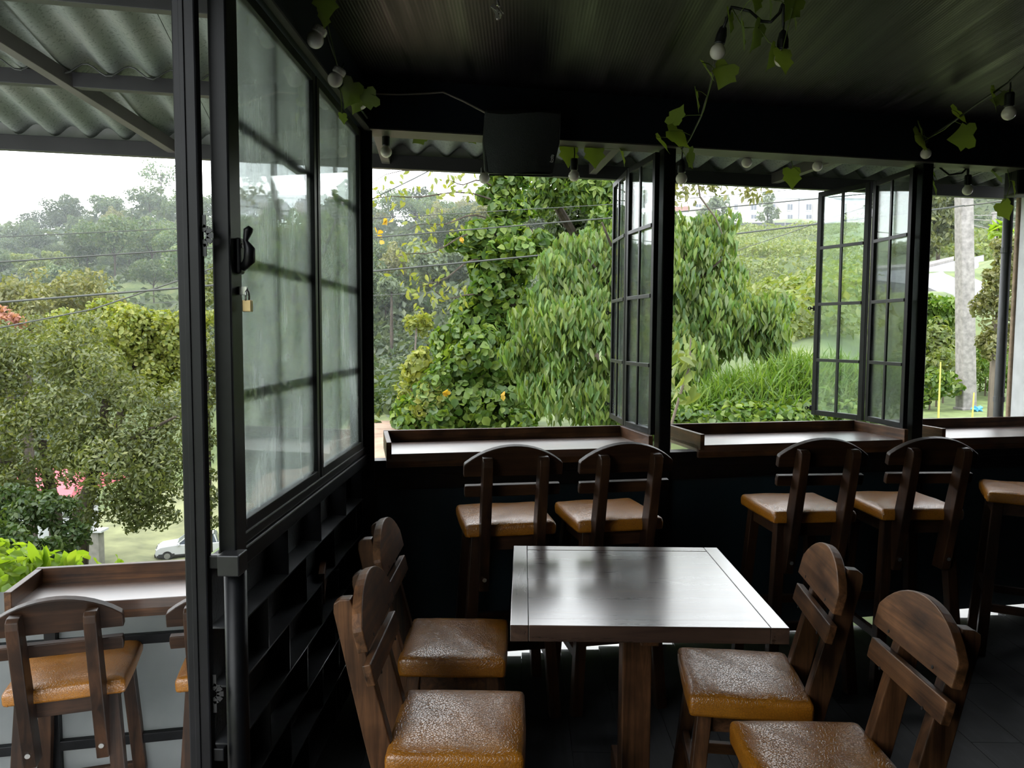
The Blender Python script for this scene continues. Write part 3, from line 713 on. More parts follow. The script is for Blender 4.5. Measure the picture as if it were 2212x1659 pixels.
def pick_leaves(root, P, Nn, L, mat, nmax, aspect, droop, hexa=True):
    """the leaves that show largest, each an object of its own sharing four meshes"""
    d = np.linalg.norm(P - np.array(EYE), axis=1) + np.where(((P - np.array(EYE)) * Nn).sum(1) > 0, 50, 0)
    k = np.argsort(d)[:nmax * 3]; k = rng.choice(k, nmax, replace=False)
    metas = []
    for j in range(4):
        V, F = leaf_geo(np.zeros((1, 3)), np.array([[0, 0, 1.0]]), [1.0], aspect=aspect, hexa=hexa, jit=0.0)
        V = V - V.mean(0); me = np_mesh('leaf', V, F); me.materials.append(MATS[mat]); metas.append(me)
    base = leaf_dir(metas[0])
    for i in k:
        o = bpy.data.objects.new('leaf', metas[i % 4]); C.objects.link(o); o.parent = root
        nrm = Vector(Nn[i] + 0.4 * rng.normal(size=3)).normalized(); d0 = nrm.cross(Vector(rng.normal(size=3))).normalized(); d0 = (d0 + Vector((0, 0, -droop))).normalized()
        s0 = d0.cross(nrm).normalized(); nrm = s0.cross(d0)
        M = Matrix((d0, s0, nrm)).transposed().to_4x4() @ base_inv(metas[i % 4])
        l = float(L[i]); o.matrix_local = Matrix.Translation(Vector(P[i] + 0.05 * Nn[i])) @ M @ Matrix.Scale(l, 4)
    return np.setdiff1d(np.arange(len(P)), k)
def leaf_dir(me): return None
def base_inv(me):
    v = [Vector(x.co) for x in me.vertices]; d = (v[3] - v[0]) if len(v) == 6 else (v[2] - v[0]); d.z = 0; d.normalize()
    a = math.atan2(d.y, d.x); return Matrix.Rotation(-a, 4, 'Z')

# terrain control points: (u = X/Y, Y, z)
CP = np.array([
    (-1.2, 3, -1.1), (-.9, 4, -1.1), (-.45, 3.6, -1.0), (-.2, 3.6, -.12), (-.2, 4.6, -.5), (0, 3.6, -.08), (.3, 3.9, -.07), (.6, 4.2, -.06), (0, 4.6, -.25), (.3, 4.9, -.1), (.6, 5.2, 0.0), (1.0, 5, 0), (1.0, 4.4, -.06),
    (-.45, 10, -2.7), (-.45, 20, -6.2), (-.65, 10, -2.8), (-.65, 20, -6.2), (-1, 20, -6.5), (-.33, 10, -.6), (-.33, 16, -2.2), (-.2, 8, -.25), (-.2, 12, -.15), (-.2, 17, -.5), (-.12, 10, -.1),
    (-.444, 52, -14.75), (-.48, 52, -14.75), (-.56, 48, -14.2), (-.46, 46, -13.6), (-.36, 47, -12.0), (-.7, 45, -13.0), (-.6, 34, -10.5), (-.45, 34, -10.0), (-.6, 70, -15), (-.3, 60, -7.5), (-.8, 70, -15),
    (-.7, 110, 7.5), (-.55, 110, 8.5), (-.9, 110, 6), (-.7, 150, 16.5), (-.62, 150, 18.5), (-.55, 150, 21), (-.49, 150, 22.5), (-.33, 150, 21), (-.2, 150, 19), (-.9, 150, 13), (-1.2, 150, 10), (-.33, 100, 8), (-.2, 80, 4.5), (-.2, 50, -1.5), (-.2, 30, -2.2),
    (0, 12, -.1), (0, 30, 1), (0, 80, 8), (0, 150, 20), (.1, 12, 0), (.15, 40, 3), (.3, 9, .2), (.3, 25, .7), (.3, 45, 2.6), (.36, 50, 3.6), (.36, 80, 9), (.36, 110, 15), (.36, 140, 20.3), (.25, 140, 20.3), (.45, 140, 20.3), (.36, 185, 28.7), (.2, 185, 28.7), (.5, 185, 28.7), (.2, 100, 12),
    (.55, 9, .1), (.55, 13, .12), (.55, 18, .7), (.5, 26, 2.9), (.55, 26, 2.95), (.6, 24, 2.3), (.55, 38, 4.5), (.6, 44, 5.6), (.55, 52, 7.0), (.6, 64, 9.0), (.6, 80, 11.8), (.66, 78, 11.2), (.55, 120, 23), (.66, 120, 23), (.68, 12, .15), (.68, 22, 1.6), (.68, 44, 5.6), (.9, 20, 1.5), (1, 60, 9), (1, 120, 20),
    (.5, 220, 30), (0, 230, 22), (-.5, 230, 14), (-1, 230, 8)], float)
def zg(X, Y):
    X = np.atleast_1d(np.asarray(X, float)); Y = np.atleast_1d(np.asarray(Y, float)); u = X / Y; w = np.log(Y)
    du = (u[:, None] - CP[None, :, 0]) * 4.0; dw = (w[:, None] - np.log(CP[None, :, 1])) * 1.6
    q = 1.0 / (du * du + dw * dw + 4e-3) ** 1.9
    return (q * CP[None, :, 2]).sum(1) / q.sum(1)
us = np.linspace(-1.5, 1.3, 190); ws = np.linspace(math.log(2.6), math.log(250), 190)
UU, WW = np.meshgrid(us, ws, indexing='ij'); YY = np.exp(WW); XX = UU * YY
ZZ = zg(XX.ravel(), YY.ravel()) + 0.003 * YY.ravel() * np.sin(XX.ravel() / YY.ravel() * 31) * np.sin(WW.ravel() * 9)
V = np.stack([XX.ravel(), YY.ravel(), ZZ - 0.0], 1); nu, nw = UU.shape
I = np.arange(nu * nw).reshape(nu, nw); F = np.stack([I[:-1, :-1], I[1:, :-1], I[1:, 1:], I[:-1, 1:]], -1).reshape(-1, 4)
# keep the ground outside the building
cen = V[F].mean(1); wl = (cen[:, 0] - WA.x) * WN.x + (cen[:, 1] - WA.y) * WN.y
F = F[wl > np.where(cen[:, 0] < -0.7, -0.30, 0.04)]
g = mk('ground', np_mesh('ground', V, F), 'terrain', smooth=True); tag(g, 'green and brown valley ground rising to the hills', 'ground', kind='structure')

def strip(name, lo, hi, mat, lift, label, cat):
    P = [at(*p) + Vector((0, 0, lift)) for p in lo] + [at(*p) + Vector((0, 0, lift)) for p in hi]; n = len(lo)
    top = [(i, i + 1, n + i + 1, n + i) for i in range(n - 1)]
    Q = [p - Vector((0, 0, 1.2)) for p in P]; m = 2 * n
    F = top + [(i, m + i, m + i + 1, i + 1) for i in range(n - 1)] + [(n + i, n + i + 1, m + n + i + 1, m + n + i) for i in range(n - 1)]
    F += [(0, n, m + n, m), (n - 1, m + n - 1, m + 2 * n - 1, 2 * n - 1)]
    o = MB().add(P + Q, F).build(name, mat); tag(o, label, cat, kind='structure'); return o
strip('road', [(1880, 612, 26), (2000, 628, 26), (2070, 660, 24.5), (2125, 705, 22)], [(1880, 594, 37), (2000, 586, 38), (2060, 570, 42), (2125, 556, 46)], 'asphalt', 0.15, 'pale asphalt road bend behind the concrete pole', 'road')
strip('road', [(2050, 522, 66), (2110, 530, 64), (2200, 545, 61)], [(2050, 508, 80), (2110, 512, 80), (2200, 520, 78)], 'asphalt', 0.25, 'upper stretch of pale road climbing beside the wooded hill', 'road')
strip('kerb', [(1880, 594, 37.2), (2000, 586, 38.2), (2060, 570, 42.2)], [(1880, 588, 38), (2000, 580, 39), (2060, 565, 43)], 'kerb', 0.3, 'low grey kerb wall along the road bend', 'kerb')
def patch(name, u0, u1, y0, y1, mat, lift, label, cat, nu=24, ny=24):
    U = np.linspace(u0, u1, nu); Yv = np.linspace(y0, y1, ny); UU, YY = np.meshgrid(U, Yv, indexing='ij'); X = UU * YY
    f = np.minimum(np.minimum((UU - u0), (u1 - UU)) / (u1 - u0), np.minimum(YY - y0, y1 - YY) / (y1 - y0)); f = np.clip(f * 8, 0, 1)
    Z = zg(X.ravel(), YY.ravel()).reshape(X.shape) + lift * (2 * f - 1) + (0.003 * YY * np.sin(UU * 31) * np.sin(np.log(YY) * 9))
    I = np.arange(nu * ny).reshape(nu, ny); F = np.stack([I[:-1, :-1], I[1:, :-1], I[1:, 1:], I[:-1, 1:]], -1).reshape(-1, 4)
    o = mk(name, np_mesh(name, np.stack([X.ravel(), YY.ravel(), Z.ravel()], 1), F), mat, smooth=True); tag(o, label, cat, kind='structure'); return o
patch('meadow_patch', -.66, -.33, 40, 68, 'meadow', .15, 'mown grass yard where the white car is parked', 'ground')
patch('lawn_strip', .40, .75, 6.5, 16, 'lawn', .05, 'short bright grass at the foot of the concrete pole', 'ground')
patch('dirt_bank', -.42, -.12, 5.5, 17.5, 'soil', .06, 'bare brown soil bank below the window corner', 'ground')

# unseen hills added left and behind so window reflections meet green
A_ = np.radians(np.linspace(-52, -176, 60)); RR = np.array([14, 40, 70, 105, 150, 190.]); ZZ = np.array([-5, -13, -14, 6, 22, 24.])
AA, RI = np.meshgrid(A_, np.arange(6), indexing='ij'); rr_ = RR[RI]; zz_ = ZZ[RI] + 1.2 * np.sin(AA * 17 + RI) + .8 * np.sin(AA * 41)
V = np.stack([(rr_ * np.sin(AA)).ravel(), (rr_ * np.cos(AA)).ravel(), zz_.ravel()], 1); I = np.arange(360).reshape(60, 6)
o = mk('hills', np_mesh('hills', V, np.stack([I[:-1, :-1], I[:-1, 1:], I[1:, 1:], I[1:, :-1]], -1).reshape(-1, 4)), 'terrain', smooth=True); tag(o, 'unseen green hills added round the deck side for the window reflections', 'hill', kind='structure')

# --- hillside forest: individual trees copied from a few kinds
def crown_mesh(kind, mat, n, leaf, blobs, **kw):
    P, Nn = blob_pts(blobs, n, lump=3); V, F = leaf_geo(P, Nn, leaf * (0.7 + 0.6 * rng.random(n)), **kw)
    me = np_mesh(kind, V, F); me.materials.append(MATS[mat]); return me
def rand_blobs(k, R, hz, flat=0.7):
    b = [(0, 0, hz, R * .75, R * .75, R * flat * .75)]
    for i in range(k):
        a = rng.random() * 6.28; q = R * (0.35 + 0.4 * rng.random()); b.append((q * math.cos(a), q * math.sin(a), hz + R * flat * (rng.random() - .45), R * .45, R * .45, R * .36))
    return b
def make_tree(name, label, mat, R, Ht, n, leaf, flat=0.7, k=7, group=None, branches=3, aspect=0.55, trunk_r=0.16):
    t = thing(name, label, 'tree', group=group)
    mb = MB().tube([(0, 0, -1.5), (0.1, 0, Ht * .5), (0, 0.1, Ht)], [trunk_r, trunk_r * .8, trunk_r * .4], 7)
    for i in range(branches):
        a = 6.28 * i / branches + rng.random(); mb.tube([(0.05, 0.02, Ht * .55), (math.cos(a) * R * .35, math.sin(a) * R * .35, Ht * .85), (math.cos(a) * R * .7, math.sin(a) * R * .7, Ht + R * .1)], [trunk_r * .5, trunk_r * .3, trunk_r * .12], 5)
    mb.build('trunk', 'bark', t)
    o = mk('crown', crown_mesh('crown', mat, n, leaf, rand_blobs(k, R, Ht, flat), aspect=aspect), mat, t); o['kind'] = 'stuff'
    return t
HG = 'trees covering the far hillside'
kinds = [('leaf_hill', 'dark green forest tree on the far hillside'), ('leaf_hill', 'dark green forest tree on the far hillside'), ('leaf_pale', 'pale silvery green tree on the far hillside'), ('leaf_olive', 'olive brown tree on the far hillside'), ('leaf_slope', 'light yellow green tree on the far hillside')]
protos = []
for i, (mt, lb) in enumerate(kinds):
    R = [3.6, 4.6, 3.4, 4.2, 3.0][i]
    protos.append(make_tree('forest_tree', lb, mt, R, [5.5, 6.5, 5.2, 5.0, 4.2][i], 2600, 0.5, flat=[.8, .6, .7, .5, .8][i], group=HG + (' ' + lb.split()[0])))
used = [False] * len(kinds); RAD = [3.6, 4.6, 3.4, 4.2, 3.0]
taken = [(-.487 * 150, 150.0, 3.4)]                  # the emergent tree keeps its place
def spot(draw, r, tries=160):
    best = None
    for _ in range(tries):
        X, Y = draw()
        g_ = min(math.hypot(X - a, Y - b) / (c + r) for a, b, c in taken)
        if best is None or g_ > best[0]: best = (g_, X, Y)
        if g_ > .92: break
    taken.append((best[1], best[2], r)); return best[1], best[2]
def put(i, X, Y, sc, dz=0.0, sky=False):
    p = protos[i]; o = p if not used[i] else copy_tree(p); used[i] = True
    o.location = (X, Y, float(zg(X, Y)[0]) + dz); o.rotation_euler = (0, 0, rng.random() * 6.28); o.scale = (sc,) * 3
    lb = kinds[i][1]; g_ = HG + ' ' + lb.split()[0]
    if sky: lb = lb.replace('on the far hillside', 'standing along the hill skyline'); g_ = 'skyline trees ' + lb.split()[0]
    o['label'] = lb; o['group'] = g_
# skyline trees first, then the body of the hill
for u in np.arange(-.75, -.05, .024):
    k = int(rng.choice([0, 1, 2, 0, 1])); sc = .60 + .26 * rng.random()
    def draw(u=u): return (u + .014 * (rng.random() - .5)) * 150, 141 + 17 * rng.random()
    X, Y = spot(draw, RAD[k] * sc); put(k, X, Y, sc, sky=True)
for j in range(120):
    k = int(rng.choice([0, 1, 0, 1, 2, 3, 4], p=[.22, .2, .14, .14, .10, .12, .08])); sc = .55 + .42 * rng.random()
    def draw():
        while True:
            u = -.80 + .82 * rng.random(); Y = 62 + 80 * rng.random() ** .8
            if not (u < -.38 and Y < 78): return u * Y, Y
    X, Y = spot(draw, RAD[k] * sc); put(k, X, Y, sc)
# tall open tree on the skyline
tt = make_tree('emergent_tree', 'tall open-crowned tree standing above the hill skyline', 'leaf_hill', 4.2, 10.5, 420, 0.7, flat=.9, k=9, branches=6)
tt.location = (-.487 * 150, 150, float(zg(-.487 * 150, 150)[0]) + 0.5)
# shrub blanket
def shrubs(name, label, mat, n, urange, yrange, size, leaves, leafk, pw=1.0, mask=None, aspect=0.55):
    u = urange[0] + (urange[1] - urange[0]) * rng.random(n); Y = yrange[0] + (yrange[1] - yrange[0]) * rng.random(n) ** pw
    X = u * Y
    if mask is not None: k = mask(u, Y); X, Y = X[k], Y[k]
    n = len(X); r = size * (0.5 + rng.random(n)) * (0.5 + Y / (2 * yrange[1])); Z = zg(X, Y)
    k = np.repeat(np.arange(n), leaves); d = sphere_dirs(len(k), 0.5); d[:, 2] = np.abs(d[:, 2])
    P = np.stack([X, Y, Z], 1)[k] + d * r[k][:, None] * np.array([1, 1, .8])
    o = leaf_obj(name, P, d, leafk * r[k] * (0.7 + 0.6 * rng.random(len(k))), mat, aspect=aspect)
    tag(o, label, 'undergrowth', kind='stuff'); return o
shrubs('hill_undergrowth', 'dense dark green undergrowth between the hillside trees', 'leaf_hill', 900, (-.95, .12), (55, 160), 3.2, 55, .30, mask=lambda u, Y: ~((u < -.33) & (u > -.66) & (Y < 72)))
shrubs('valley_bushes', 'mixed green bushes on the valley side beyond the soil bank', 'leaf_hill', 720, (-.30, .04), (17, 78), 1.6, 70, .24)
shrubs('slope_bushes', 'sunlit yellow green shrubs covering the slope below the hotel', 'leaf_slope', 1300, (.17, .52), (18, 118), 1.7, 60, .22, pw=1.2, mask=lambda u, Y: ~((u > .44) & (Y > 18)))
shrubs('wood_bushes', 'deep green wood on the hill above the upper road', 'leaf_hill', 240, (.5, .85), (90, 130), 4.5, 70, .2)
shrubs('verge_bushes', 'bright green plants on the verge between the two roads', 'leaf_slope', 170, (.5, .64), (46, 62), .9, 40, .35)

# --- big vine-covered tree
def tree_root(name, label, p, **kw):
    return thing(name, label, 'tree', p, **kw)
def pxblob(px, py, Y, rx, rz=None, ry=None):
    """blob with pixel centre and pixel radii at depth Y -> metric"""
    c = at(px, py, Y); k = Y / FPX; rz = rx if rz is None else rz
    return (c.x, c.y, c.z, rx * k, (rx * k * .8 if ry is None else ry), rz * k)
vt = thing('vine_tree', 'tree smothered in heart-leaved climbing vine beside the window', 'tree')
MB().tube([at(1120, 1000, 13.2), at(1110, 760, 13.2), at(1085, 560, 13.2), at(1085, 420, 13.2), at(1090, 370, 13.2), at(1100, 340, 13.3)], [.22, .2, .17, .14, .12, .08], 9).build('trunk', 'bark', vt)
vb = [pxblob(1088, 390, 13, 44, 40), pxblob(1092, 440, 13, 48, 60), pxblob(1078, 520, 12.9, 78, 60), pxblob(1085, 580, 12.8, 90, 60), pxblob(1020, 525, 12.9, 40, 40), pxblob(1075, 650, 12.9, 90, 60), pxblob(1040, 720, 12.9, 90, 70),
      pxblob(1020, 800, 12.7, 105, 80), pxblob(985, 880, 12.5, 105, 80), pxblob(1075, 880, 12.6, 120, 90), pxblob(950, 930, 12.3, 70, 60), pxblob(1120, 560, 13.2, 70, 50)]
P, Nn = blob_pts(vb, 13000, shell=.25, lump=6); L = .15 * (0.6 + .7 * rng.random(len(P)))
keep = pick_leaves(vt, P, Nn, L, 'leaf_vine', 280, .85, .35)
leaf_obj('foliage', P[keep], Nn[keep], L[keep], 'leaf_vine', vt, aspect=.85, droop=.35, hexa=True, fold=.12)
P, Nn = blob_pts([pxblob(930, 880, 12.2, 40, 60), pxblob(905, 800, 12.6, 30, 40)], 500); leaf_obj('yellow_foliage', P, Nn, .13, 'leaf_yellow', vt, aspect=.8, droop=.3, hexa=True)
# long sparse twigs reaching left across the sky
mbt = MB(); PP = []
for (a, c, e) in (((1040, 500), (930, 545), (855, 560)), ((1050, 470), (960, 470), (880, 500)), ((1040, 560), (960, 590), (890, 640)), ((1060, 430), (900, 400), (780, 445)), ((1050, 640), (960, 650), (900, 610)), ((1055, 380), (930, 330), (800, 400)), ((1060, 400), (990, 385), (960, 400))):
    q = [at(*a, 12.6), at(*c, 12.0), at(*e, 11.6)]; mbt.tube([q[0] * (1 - f) ** 2 + q[1] * 2 * f * (1 - f) + q[2] * f * f + Vector((0, 0, .05 * math.sin(f * 9))) for f in np.linspace(0, 1, 9)], list(np.linspace(.016, .004, 9)), 5)
    for f in np.linspace(.35, 1.0, 11):
        b2 = q[0] * (1 - f) ** 2 + q[1] * 2 * f * (1 - f) + q[2] * f * f
        for r_ in range(int(rng.integers(1, 5))): PP.append(np.array(b2) + rng.normal(size=3) * [.13, .2, .14] + [0, 0, -.06])
mbt.build('twigs', 'bark', vt)
PP = np.array(PP); leaf_obj('twig_leaves', PP, sphere_dirs(len(PP)), .13, 'leaf_yellow', vt, aspect=.45, droop=.9, hexa=True)
PP = np.array([np.array(at(x + 6 * rng.normal(), y + 5 * rng.normal(), 11.7)) for x, y in ((830, 480), (818, 505), (825, 512), (835, 478), (1000, 520), (962, 850), (965, 855), (1090, 855)) for _ in range(2)])
leaf_obj('orange_leaves', PP, sphere_dirs(len(PP)), .11, 'leaf_orange', vt, aspect=.7, droop=.8, hexa=True)

# --- tree with drooping narrow leaves
dt = thing('drooping_tree', 'broad tree with drooping narrow pale green leaves around the bifold window', 'tree')
mb = MB().tube([at(1370, 960, 9.8), at(1385, 800, 9.9), at(1400, 620, 10)], [.12, .1, .05], 8)
for e in ((1200, 640), (1270, 560), (1500, 520), (1600, 650), (1180, 760), (1640, 740), (1300, 480), (1560, 560)): mb.tube([at(1390, 780, 9.9), at((1390 + e[0]) / 2, (700 + e[1]) / 2, 9.7), at(*e, 9.5)], [.05, .03, .012], 6)
mb.build('trunk', 'bark', dt)
db = [pxblob(1230, 640, 9.6, 85, 80), pxblob(1180, 760, 9.7, 80, 90), pxblob(1290, 560, 9.9, 90, 60), pxblob(1290, 740, 9.3, 110, 110), pxblob(1230, 860, 9.3, 110, 80), pxblob(1400, 640, 9.6, 120, 140), pxblob(1400, 820, 9.3, 120, 110), pxblob(1500, 560, 9.8, 80, 70), pxblob(1530, 640, 9.6, 95, 80),
      pxblob(1590, 700, 9.5, 85, 70), pxblob(1520, 750, 9.5, 90, 60), pxblob(1650, 740, 9.6, 65, 50), pxblob(1400, 500, 10.2, 60, 50), pxblob(1540, 505, 9.9, 60, 35), pxblob(1640, 690, 9.7, 70, 45)]
P, Nn = blob_pts(db, 24000, shell=.45, lump=9); L = .165 * (0.6 + .6 * rng.random(len(P)))
keep = pick_leaves(dt, P, Nn, L, 'leaf_droop', 280, .27, 2.0)
leaf_obj('foliage', P[keep], Nn[keep], L[keep], 'leaf_droop', dt, aspect=.27, droop=2.0, hexa=True, fold=.15)

# --- tall tree behind, with shade painted into its darker crown leaves and leaning branches
bt_ = thing('shade_tree', 'tall tree with shade-painted dark leaves and leaning branch behind the vine', 'tree')
MB().tube([at(1290, 900, 17), at(1275, 640, 17), at(1235, 500, 17), at(1195, 430, 16.8), at(1160, 380, 16.6), at(1135, 330, 16.5)], [.13, .12, .11, .09, .07, .04], 8).tube([at(1310, 900, 16), at(1318, 500, 16), at(1322, 400, 16), at(1323, 340, 16)], [.12, .1, .08, .04], 8).build('trunk', 'bark', bt_)
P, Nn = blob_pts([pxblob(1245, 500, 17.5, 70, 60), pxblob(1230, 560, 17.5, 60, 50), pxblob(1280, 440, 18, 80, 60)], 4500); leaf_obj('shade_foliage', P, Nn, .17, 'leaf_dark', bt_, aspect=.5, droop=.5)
P, Nn = blob_pts([pxblob(1200, 400, 16, 70, 45), pxblob(1290, 410, 15.5, 75, 50), pxblob(1250, 375, 16, 100, 25), pxblob(1320, 480, 15, 50, 40), pxblob(1340, 430, 15.5, 60, 40), pxblob(1160, 440, 16, 40, 30)], 3600, shell=.6); leaf_obj('sunlit_foliage', P, Nn, .19, 'leaf_vine', bt_, aspect=.4, droop=.9, hexa=True)  # lighter leaf colour stands for the sunlit part of the crown
MB().tube([at(1323, 345, 16), at(1310, 150, 16), at(1270, -80, 16), at(1240, -260, 16)], [.05, .08, .07, .04], 7).tube([at(1135, 335, 16.5), at(1150, 100, 16.3), at(1190, -120, 16), at(1200, -300, 16)], [.05, .08, .07, .04], 7).build('upper_branches', 'bark', bt_)
P, Nn = blob_pts([pxblob(1200, -260, 16, 190, 140), pxblob(1380, -230, 16, 170, 130), pxblob(1080, -330, 16, 150, 120), pxblob(1300, -420, 16, 220, 150), pxblob(1480, -330, 16, 130, 110)], 9000, shell=.7, lump=6); leaf_obj('shading_crown', P, Nn, .30, 'leaf_vine', bt_, aspect=.5, droop=.6)  # unseen crown above the eave, added to shade the window stools
# overhanging sprays seen against the sky in the middle window
sp = thing('overhanging_spray', 'thin leafy sprays hanging against the sky above the hotel', 'branch')
mb = MB(); PP = []
for a, c in (((1450, 360), (1485, 440)), ((1520, 350), (1560, 420)), ((1590, 350), (1630, 430)), ((1480, 350), (1470, 430)), ((1640, 360), (1660, 400)), ((1600, 340), (1615, 425)), ((1540, 350), (1510, 415))):
    q = [at(*a, 9.0), at((a[0] + c[0]) / 2 + 6, (a[1] + c[1]) / 2, 8.9), at(*c, 8.8)]; mb.tube(q, [.008, .006, .003], 5)
    for f in np.linspace(.2, 1, 14):
        b2 = q[0].lerp(q[2], f)
        for _ in range(3): PP.append(np.array(b2) + rng.normal(size=3) * [.07, .08, .05])
mb.tube([at(1500, 344, 9.1), at(1512, 425, 9.2), at(1545, 470, 9.2), at(1560, 505, 9.3)], [.012, .012, .01, .008], 5)
mb.tube([at(1400, 620, 10), at(1418, 500, 9.8), at(1436, 400, 9.4), at(1450, 352, 9.05), at(1540, 346, 9.0), at(1600, 346, 9.0), at(1665, 352, 9.0)], [.05, .04, .034, .028, .02, .016, .01], 6)
mb.build('twigs', 'drywood', sp); PP = np.array(PP); leaf_obj('spray_leaves', PP, sphere_dirs(len(PP)), .10, 'leaf_olive', sp, aspect=.4, droop=.9, hexa=True)

# --- left: big trees below the deck
def big_tree(name, label, blobs, trunk, mat, n, leaf, droop=.3, aspect=.45, shell=.5, hexa=False, extra=None):
    t = thing(name, label, 'tree'); mb = MB()
    seen = []
    for pts, rs in trunk:
        q = [at(*p) for p in pts]; rs = list(rs)
        if pts[0] not in seen:                      # a path of its own: stands in the ground
            zz = float(zg(q[0].x, q[0].y)[0]) - .6
            if q[0].z > zz: q.insert(0, Vector((q[0].x, q[0].y, zz))); rs.insert(0, rs[0] * 1.05)
        seen += pts; mb.tube(q, rs, 7)
    mb.build('trunk', 'bark', t); P, Nn = blob_pts([pxblob(*b2) for b2 in blobs], n, shell=shell, lump=11)
    leaf_obj('foliage', P, Nn, leaf * (.6 + .7 * rng.random(len(P))), mat, t, aspect=aspect, droop=droop, hexa=hexa)
    return t
big_tree('valley_tree', 'large grey green tree in front of the red-roofed house', [(60, 800, 26, 130, 110), (180, 820, 25, 120, 120), (290, 900, 25, 110, 110), (120, 930, 24.5, 130, 110), (230, 1000, 24, 130, 90), (330, 1020, 25, 85, 70), (60, 1040, 25, 80, 50), (330, 1120, 25, 50, 35), (-30, 950, 25, 100, 120), (240, 1090, 24.5, 85, 45), (-60, 780, 26, 100, 100)],
    [([(172, 1290, 25), (178, 1150, 25), (205, 1000, 25), (230, 860, 25)], [.24, .22, .2, .12]), ([(125, 1290, 25.5), (120, 1120, 25.5), (90, 950, 25.5)], [.26, .22, .15]), ([(205, 1000, 25), (300, 940, 24.5), (380, 900, 24)], [.12, .08, .04]), ([(120, 1120, 25.5), (20, 1000, 25), (-60, 980, 25)], [.12, .08, .05])], 'leaf_left', 30000, .19, droop=.4)
big_tree('valley_tree', 'round-leaved yellow green tree above the grey green valley tree', [(250, 720, 30, 90, 60), (330, 720, 30, 70, 50), (160, 740, 31, 80, 50), (370, 790, 30, 50, 70), (300, 790, 30, 90, 60), (420, 700, 30, 40, 30)],
    [([(140, 1290, 30), (170, 1100, 30), (260, 900, 30), (300, 760, 30)], [.25, .22, .18, .1])], 'leaf_yellow', 11000, .20, droop=.2, aspect=.75, hexa=True)
big_tree('valley_tree', 'olive feathery tree with drooping crown at the valley edge', [(60, 640, 42, 120, 40), (160, 640, 43, 80, 45), (-40, 680, 42, 100, 50), (60, 700, 41, 140, 50), (220, 690, 42, 60, 40)], [([(60, 950, 42), (60, 800, 42), (70, 660, 42)], [.3, .25, .1])], 'leaf_olive', 9000, .32)
big_tree('flowering_tree', 'tree topped with salmon pink blossom by the power lines', [(10, 690, 33, 30, 12), (35, 700, 33, 22, 9), (-30, 680, 33, 40, 18)], [([(20, 900, 33), (20, 760, 33), (15, 695, 33)], [.2, .15, .06])], 'leaf_pink', 700, .28)
big_tree('valley_tree', 'slender dark tree between the jamb post and the glazed partition', [(440, 700, 34, 30, 60), (448, 820, 33, 26, 80), (440, 960, 32, 30, 90), (450, 1080, 32, 26, 60), (470, 620, 35, 40, 50), (520, 900, 33, 60, 120), (600, 860, 34, 70, 100), (690, 880, 32, 70, 90), (560, 1000, 30, 60, 70)], [([(450, 1200, 33), (447, 900, 33), (440, 700, 33)], [.2, .15, .08])], 'leaf_left', 11000, .25)
big_tree('valley_tree', 'dark leafy bush tree by the garden gate pillar', [(40, 1130, 22, 70, 60), (110, 1100, 22, 60, 40), (-20, 1180, 20, 70, 50), (150, 1160, 22, 40, 40), (90, 1190, 21, 50, 30)], [([(60, 1300, 22), (60, 1150, 22)], [.12, .08])], 'leaf_dark', 4500, .19, hexa=True, aspect=.5)
big_tree('valley_bush', 'yellow green bush at the foot of the vine tree', [(900, 700, 20, 35, 25), (880, 830, 16, 22, 40), (870, 900, 15, 26, 25), (905, 780, 17, 20, 30)], [([(890, 960, 16), (890, 800, 16)], [.05, .03]), ([(890, 960, 16), (893, 820, 17), (900, 700, 20)], [.04, .03, .02])], 'leaf_yellow', 900, .15, hexa=True)
big_tree('valley_bush', 'dull green bush on the edge of the soil bank', [(830, 880, 20, 55, 45), (800, 900, 19, 40, 40), (860, 850, 21, 40, 35), (790, 840, 22, 30, 30)], [([(830, 960, 20), (830, 860, 20)], [.08, .05])], 'leaf_hill', 2400, .19)
big_tree('valley_bush', 'grey leaved umbrella-shaped tree standing on the far bank', [(845, 615, 60, 24, 12), (830, 625, 60, 16, 8), (862, 626, 60, 16, 8)], [([(846, 700, 60), (846, 630, 60)], [.14, .08])], 'leaf_pale', 600, .5)

# --- grassy mound with creeper in the middle window
gm = thing('grass_mound', 'tall bright grass mound with heart-leaved creeper below the middle window', 'grass'); gm['kind'] = 'stuff'
gb = [pxblob(1620, 880, 8.4, 120, 60), pxblob(1710, 860, 8.6, 90, 70), pxblob(1540, 900, 8.2, 80, 40), pxblob(1790, 850, 8.9, 90, 60), pxblob(1880, 860, 9.2, 90, 60)]
B = gb; mb = MB(); P, Nn = blob_pts(gb, 5200, shell=.5, up=.8); n = len(P)
Lg = .30 * (.5 + .8 * rng.random(n)); d = unit(np.array([0, 0, 1.0]) + .55 * rng.normal(size=(n, 3))); s_ = unit(np.cross(d, rng.normal(size=(n, 3)))); wd = .006 + .006 * rng.random((n, 1))
tip = P + d * Lg[:, None] + np.array([0, 0, -1]) * (.10 * rng.random((n, 1))); mid = P + d * Lg[:, None] * .55 + s_ * 0
V = np.stack([P - s_ * wd, P + s_ * wd, mid + s_ * wd * .8, mid - s_ * wd * .8, tip], 1).reshape(-1, 3)
F = (np.arange(n)[:, None, None] * 5 + np.array([(0, 1, 2), (0, 2, 3), (3, 2, 4)])[None]).reshape(-1, 3)
o = mk('grass_blades', np_mesh('grass_blades', V, F), 'leaf_grass', gm); o['kind'] = 'stuff'
